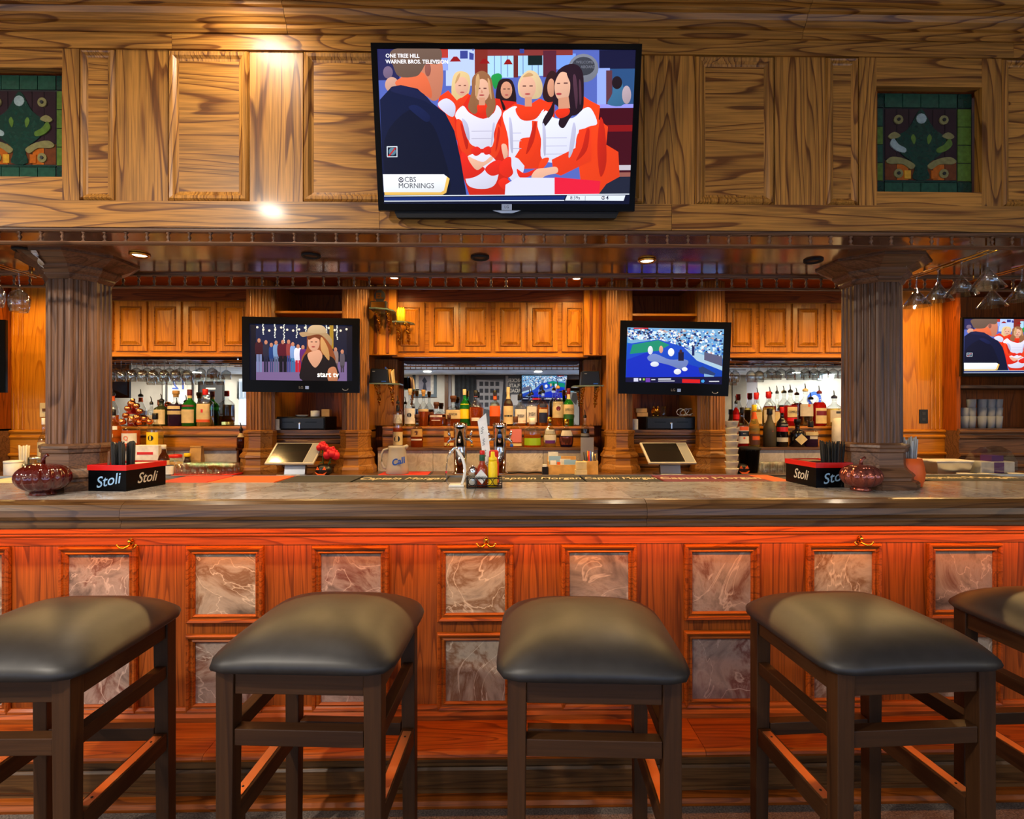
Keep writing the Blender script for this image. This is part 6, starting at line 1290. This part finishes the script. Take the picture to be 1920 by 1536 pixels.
for s_ in (-1, 1): O('ear', MB().lathe([(.010, 0), (.006, .012), (.001, .02)], 8, (s_*.018, -.01, .07)), 'gold', t, world=False); O('leg', MB().lathe([(.009, 0), (.009, .016)], 8, (s_*.018, 0, 0)), 'gold', t, world=False)
t = T('water_glass', 'clear tumbler beside the gold piggy bank', 'glass', onb(1244, 4.5)); O('bowl', tumbler(.085, .022), 'glass', t, world=False)
cb = [(X(1262, 4.42)+.05+.045*cos(a*.7)+.014*a*.3, 4.42+.02*sin(a), ZN+.112+.03+.028*sin(a*.7+.3)) for a in range(26)]
tag(O('cable_coil', MB().tube(cb, .0035, 6), 'white'), 'tangled white cable coiled on the right cash drawer', 'cable')
for px, lab in ((521, 'white paper roll standing left of the left cash drawer'), (1190, 'white paper roll standing left of the right cash drawer')):
    t = T('paper_roll', lab, 'paper roll', (X(px, 4.36), 4.36, ZN)); O('roll', MB().lathe([(.026, 0), (.027, .002), (.027, .085), (.008, .087)], 18), 'paper_white', t, world=False)

# ================================================================ GLASS CORNER SHELVES AND SPEAKERS
def corner_shelf(label, pxa, pxb, py, Y0=4.12, Y1=4.36, br=True, side=1):
    xa, xb = X(pxa, Y0), X(pxb, Y0); z = Z(py, Y0); t = T('glass_shelf', label, 'shelf', (xa, Y1, z))
    poly = [(xa, Y1), (xb, Y1), (xb, Y0+.1), (xb-(xb-xa)*.25, Y0+.03), (xa+(xb-xa)*.3, Y0), (xa, Y0)] if side > 0 else [(xb, Y1), (xa, Y1), (xa, Y0+.1), (xa+(xb-xa)*.25, Y0+.03), (xb-(xb-xa)*.3, Y0), (xb, Y0)]
    O('glass_plate', MB().prism_z(poly, z-.010, z), 'shelf_glass', t)
    for k in range(2):                                              # filigree bracket of scrolls
        xx = (xa if side > 0 else xb) + side*(.03+.12*k*(xb-xa)/.24); mb = MB()
        for (cy, cz, r) in ((4.30, -.035, .022), (4.26, -.03, .016), (4.32, -.085, .02), (4.29, -.07, .014), (4.325, -.13, .016), (4.22, -.025, .012)):
            mb.tube([(xx+.012*sin(a*2), cy+r*cos(a), z+cz+r*sin(a)) for a in [2*pi*q/12 for q in range(12)]], .0042, 5, closed=True)
        mb.tube([(xx, 4.345, z-.012), (xx, 4.345, z-.17)], .005, 6).tube([(xx, 4.18, z-.013), (xx, 4.27, z-.055), (xx, 4.335, z-.16)], .0045, 6)
        O('scroll_bracket', mb, 'gold', t)
    return z
z1 = corner_shelf('upper glass shelf left of the centre cabinet carrying a small trophy', 692, 733, 577)
z2 = corner_shelf('small glass shelf just below the trophy shelf, carrying an ornament', 735, 772, 602, 4.2, 4.36)
z3 = corner_shelf('lower left glass shelf carrying a black speaker and cards', 692, 745, 718)
z4 = corner_shelf('glass shelf right of the centre mirror carrying a black speaker', 1078, 1132, 722, side=-1)
t = T('trophy', 'small trophy with a gold plaque and a cut-out emblem on top', 'trophy', (X(711, 4.22), 4.22, z1)); O('base_block', MB().box(-.062, .062, -.03, .03, 0, .062), 'black', t, world=False, bev=.003); O('plaque', MB().box(-.055, .05, -.0315, -.03, .008, .055), 'brass', t, world=False)
O('emblem_disc', MB().prism_y(ell(.005, .105, .042, .05, 20), -.004, .004), 'black', t, world=False); text('emblem_letters', 'EL', .06, 'gold', t, (.005, -.0052, .105), (R(90), 0, 0), .001, 0, .002)
t = T('yellow_ornament', 'yellow banana-shaped ornament on the small glass shelf', 'ornament', (X(752, 4.28), 4.28, z2))
for k in (-1, 0, 1): O('lobe', MB().lathe([(.004, 0), (.016, .02), (.02, .06), (.014, .10), (.003, .12)], 12, (k*.018, 0, 0)), 'yellow', t, world=False)
for px, zz, lab, sd in ((713, z3, 'black desktop speaker on the lower left glass shelf', 1), (1106, z4, 'black desktop speaker on the right glass shelf', -1)):
    t = T('speaker', lab, 'speaker', (X(px, 4.26), 4.26, zz)); O('case', MB().loft([[(-.078, -.05, 0), (.078, -.05, 0), (.078, .05, 0), (-.078, .05, 0)], [(-.066, -.045, .115), (.066, -.045, .115), (.066, .045, .115), (-.066, .045, .115)]]), 'black', t, world=False, bev=.006); O('indicator', MB().box(.02, .055, -.051, -.05, .012, .02), 'blue', t, world=False); O('mark', MB().box(-.05, -.03, -.049, -.0485, .09, .096), 'grey', t, world=False)
for k, (px, c, lab) in enumerate(((727, 'blue', 'thin blue card beside the left speaker'), (733, 'tan', 'tan card leaning beside the left speaker'), (738, 'cream', 'cream booklet leaning beside the left speaker'))):
    x_ = X(px, 4.3); tag(O('card', MB().loft([[(x_, 4.24, z3), (x_+.006, 4.24, z3), (x_+.006, 4.34, z3), (x_, 4.34, z3)], [(x_-.01, 4.24, z3+.13-.02*k), (x_-.004, 4.24, z3+.13-.02*k), (x_-.004, 4.34, z3+.12), (x_-.01, 4.34, z3+.12)]]), c), lab, 'card')

# ================================================================ FAR RIGHT
t = T('steel_pan', 'shallow steel pan with white lining on the right counter', 'pan', onc(1774, 4.1)); O('pan', MB().loft([[(-.12, -.07, 0), (.12, -.07, 0), (.12, .07, 0), (-.12, .07, 0)], [(-.14, -.085, .09), (.14, -.085, .09), (.14, .085, .09), (-.14, .085, .09)]]), 'silver', t, world=False, bev=.004); O('lining', MB().box(-.145, .145, -.09, .09, .09, .105), 'white', t, world=False, bev=.006)
t = T('napkin_bag', 'clear plastic bag with a purple and white napkin pack', 'bag', onc(1858, 4.08)); O('napkin_pack', MB().box(-.13, .13, -.06, .06, 0, .095), 'paper_white', t, world=False, bev=.006); O('purple_band', MB().box(-.03, .045, -.0615, -.06, .01, .09).box(-.04, .05, -.05, .05, .096, .14), 'purple', t, world=False)
O('clear_wrap', MB().loft([[(-.14, -.07, .001), (.14, -.07, .001), (.14, .07, .001), (-.14, .07, .001)], [(-.145, -.075, .1), (.14, -.07, .1), (.14, .07, .1), (-.14, .075, .1)], [(-.13, -.06, .16), (.11, -.05, .17), (.11, .05, .165), (-.12, .05, .16)], [(-.06, -.03, .2), (.05, -.03, .21), (.05, .03, .21), (-.05, .03, .2)]], smooth=False), 'plastic_clear', t, world=False)
for k, (px, Yq) in enumerate(((1818, 3.92), (1858, 3.90), (1915, 3.92))):
    t = T('plate', 'white saucer on the right counter, %s' % ('left of the three', 'middle one of the three', 'right of the three')[k], 'plate', onc(px, Yq)); O('dish', MB().lathe([(.035, 0), (.04, .004), (.075, .014), (.078, .017), (.06, .013), (.002, .006)], 24), 'white', t, world=False)
for k, (px, n) in enumerate(((1799, 2), (1812, 3), (1832, 3), (1848, 3), (1862, 3))):
    t = T('cup_tower', 'stack of clear plastic tumblers in the far right niche, %s from the left' % ('first', 'second', 'third', 'fourth', 'fifth')[k], 'cup stack', (X(px+9, 4.45), 4.45, 1.27))
    for q_ in range(n): O('cup', MB().lathe([(.026, q_*.07), (.034, q_*.07+.10), (.031, q_*.07+.10), (.024, q_*.07+.006)], 16), 'cup_plastic', t, world=False)
t = T('wall_outlet', 'black double outlet on the right wall panel', 'outlet', (X(1731, 4.45), 4.45, Z(781, 4.45))); O('plate', MB().box(-.036, .036, -.006, 0, -.057, .057), 'black', t, world=False, bev=.002)
for s_ in (-1, 1): O('socket', MB().box(-.014, .014, -.008, -.006, s_*.024-.012, s_*.024+.012), 'dark_grey', t, world=False)
t = T('light_switch', 'white switch plate on the left wall panel beside the column', 'switch', (X(84, 4.45), 4.45, Z(769, 4.45))); O('plate', MB().box(-.036, .036, -.006, 0, -.057, .057), 'cream', t, world=False, bev=.002); O('toggle', MB().box(-.008, .008, -.016, -.006, -.012, .012), 'brown', t, world=False)

# ================================================================ THE ROOM SEEN IN THE MIRRORS
YV = 2*YM - YR
def rx(px): return X(px, YV)
def rz(py): return Z(py, YV)
def flat(name, mat, pxa, pxb, pya, pyb, label=None, cat=None, d=.03, parent=None):
    o = O(name, MB().box(rx(pxa), rx(pxb), YR+.001, YR+d, rz(pyb), rz(pya)), mat, parent)
    if label: tag(o, label, cat)
    return o
S(O('trim_1', MB().box(rx(150), rx(305), YR+.001, YR+.03, 0, 2.3), 'wall_grey')); S(O('trim_2', MB().box(rx(1372), rx(1398), YR+.001, YR+.05, 0, 2.3), 'wall_grey')); S(O('trim_3', MB().box(rx(1398), rx(1419), YR+.001, YR+.03, 0, 2.3), 'wall_violet'))
S(O('trim_4', MB().box(rx(1340), rx(1372), YR+.001, YR+.03, 0, 2.3), 'wall_tan')); S(O('trim_5', MB().box(rx(834), rx(841), YR+.001, YR+.06, 0, 2.3), 'walnut_Z')); S(O('trim_6', MB().box(rx(841), rx(846), YR+.001, YR+.04, 0, 2.3), 'wall_violet'))
mb = MB(); xs = [rx(853)+(rx(893)-rx(853))*k/24 for k in range(25)]
mb.loft([[(x, YR+.05+.018*sin(k*1.3), z) for k, x in enumerate(xs)] + [(x, YR+.03+.018*sin(k*1.3), z) for k, x in reversed(list(enumerate(xs)))] for z in (.1, 2.29)])
tag(O('curtain', mb, 'curtain'), 'dark curtain reflected in the centre mirror', 'curtain')
def wall_frame(label, pxa, pxb, pya, pyb, fm, mm_, border):
    xa, xb, za, zb = rx(pxa), rx(pxb), rz(pyb), rz(pya); t = T('picture_frame', label, 'picture', ((xa+xb)/2, YR, za))
    O('frame', MB().box(xa, xb, YR+.001, YR+.04, za, za+border).box(xa, xb, YR+.001, YR+.04, zb-border, zb).box(xa, xa+border, YR+.001, YR+.04, za+border, zb-border).box(xb-border, xb, YR+.001, YR+.04, za+border, zb-border), fm, t)
    O('mount', MB().box(xa+border, xb-border, YR+.001, YR+.02, za+border, zb-border), mm_, t)
    return t, (xa+xb)/2, (za+zb)/2, xb-xa, zb-za
t, xc, zc_, fw, fh = wall_frame('framed player photo with blue-grey frame seen in the centre mirror', 774, 819, 693, 745, 'wall_blue', 'paper_white', .07)
O('photo', MB().box(xc-.14, xc+.14, YR+.02, YR+.023, zc_-.18, zc_+.18), 'photo_print', t); O('figure', MB().prism_y([(xc-.05, zc_-.16), (xc-.02, zc_), (xc-.06, zc_+.06), (xc, zc_+.15), (xc+.06, zc_+.04), (xc+.02, zc_), (xc+.05, zc_-.16)], YR+.0232, YR+.025), 'navy', t)
t, xc, zc_, fw, fh = wall_frame('framed white jersey numbered 12 seen in the left mirror', 312, 364, 686, 775, 'dark_grey', 'wall_white', .035)
jl = [(-.16, -.45), (.16, -.45), (.17, .12), (.26, .10), (.28, .26), (.14, .38), (-.14, .38), (-.28, .26), (-.26, .10), (-.17, .12)]
O('jersey', MB().prism_y([(xc+a, zc_+b_) for a, b_ in jl], YR+.021, YR+.032), 'white', t)
text('number', '12', .34, 'blue', t, (xc-t.location.x, .0335, zc_+.10-t.location.z), (R(90), 0, R(180)), .001, 0, .004)
t, xc, zc_, fw, fh = wall_frame('black framed jersey numbered 33 seen in the left mirror', 373, 421, 716, 778, 'black', 'dark_grey', .03)
text('number', '33', .22, 'white', t, (xc-t.location.x-.02, .0215, zc_+.04-t.location.z), (R(90), 0, R(180)), .001, 0, .004); O('name_bar', MB().box(xc-.12, xc+.1, YR+.02, YR+.0215, zc_+.2, zc_+.24), 'white', t)
wall_frame('small dark frame beside the left alcove in the left mirror', 446, 462, 715, 748, 'black', 'wall_grey', .03)
# mural of a railway street with its sign
xa, xb, za, zb = rx(893), rx(1110), rz(800), rz(700)
t = T('wall_mural', 'black and white building mural with a hanging railway sign, seen in the mirror', 'mural', ((xa+xb)/2, YR, za))
L = [(rect(893, 700, 1110, 800), (120, 122, 130)), (rect(893, 700, 950, 712), (60, 62, 70)), ([(893, 712), (945, 716), (940, 790), (893, 800)], (176, 178, 186))]
for r_ in range(5):
    for c_ in range(4): L.append((rect(899+c_*10, 716+r_*13, 906+c_*10, 724+r_*13), (62, 66, 76)))
L += [([(893, 762), (945, 778), (945, 800), (893, 800)], (90, 92, 100)), ([(945, 700), (958, 700), (950, 800), (938, 800)], (50, 52, 66)), (rect(955, 704, 977, 742), (70, 74, 84)), (rect(948, 705, 953, 735), (150, 150, 156)), (rect(958, 740, 975, 760), (200, 200, 204)), (rect(1065, 712, 1110, 800), (190, 188, 184)), ([(1075, 730), (1085, 740), (1080, 760), (1070, 750)], (90, 86, 84)), (rect(977, 750, 1065, 800), (80, 90, 120))]
mp = lambda x, y: (rx(x)-t.location.x, rz(y)-za)
mb = MB()
for k, (poly, col) in enumerate(L):
    pts = [mp(*q_) for q_ in poly]
    mb.add([(x, .021+k*.0002, z) for x, z in pts], [list(range(len(pts)))], col=lin(col))
O('mural_print', mb, 'print', t, world=False); O('mural_board', MB().box(xa, xb, YR+.001, YR+.02, za, zb), 'grey', t)
for k, s_ in enumerate(('NICKEL', 'PLATE', 'ROAD')): text('sign_lettering', s_, .12, 'paper_white', t, (rx(965)-t.location.x, .029, rz(714+9.5*k)-za), (R(90), 0, R(180)), .001, 0, .002, sx=.85)
# rear television with the same sport
xc, zc_ = rx(1020), rz(728); w_, h_ = rx(1063)-rx(977), rz(704)-rz(752)
t, s_, sw, sh, zc = television('television', 'bright television on the rear wall reflected in the centre mirror', w_, h_, (.015, .015, .02), (xc, YR+.13, zc_), (0, 0, pi), .06, stub=.045)
mp_ = quadmap(*PQ, sw, sh); picture('broadcast_picture', SPORT, lambda x, y: (mp_(x, y)[0], mp_(x, y)[1]+zc), 'tv_picture', s_, -.0025, .000008)
# lamp and round emblem seen in the right mirror
px_, pz_ = rx(1538), rz(706)
t = T('wall_lamp', 'very bright bare wall lamp reflected in the right mirror', 'lamp', (px_, YR+.001, pz_)); O('back_plate', MB().box(-.08, .08, 0, .03, -.08, .2), 'silver', t, world=False); O('arm', MB().tube([(0, .03, .1), (0, .12, .12), (0, .16, .06)], .014, 8), 'silver', t, world=False); O('globe', MB().ball((0, .16, -.02), .085, 16, 10), 'bulb_glow', t, world=False)
light('wall_lamp_light', 'POINT', (px_, YR+.35, pz_-.02), 25, (1, .98, .95), .09)
t = T('round_emblem', 'round blue and white emblem on the rear wall seen in the right mirror', 'emblem', (rx(1526), YR+.001, rz(748))); O('disc', MB().prism_y(ell(0, 0, .16, .18, 24), 0, .02), 'blue', t, world=False); O('inner_disc', MB().prism_y(ell(0, -.02, .10, .11, 24), .02, .024), 'white', t, world=False)
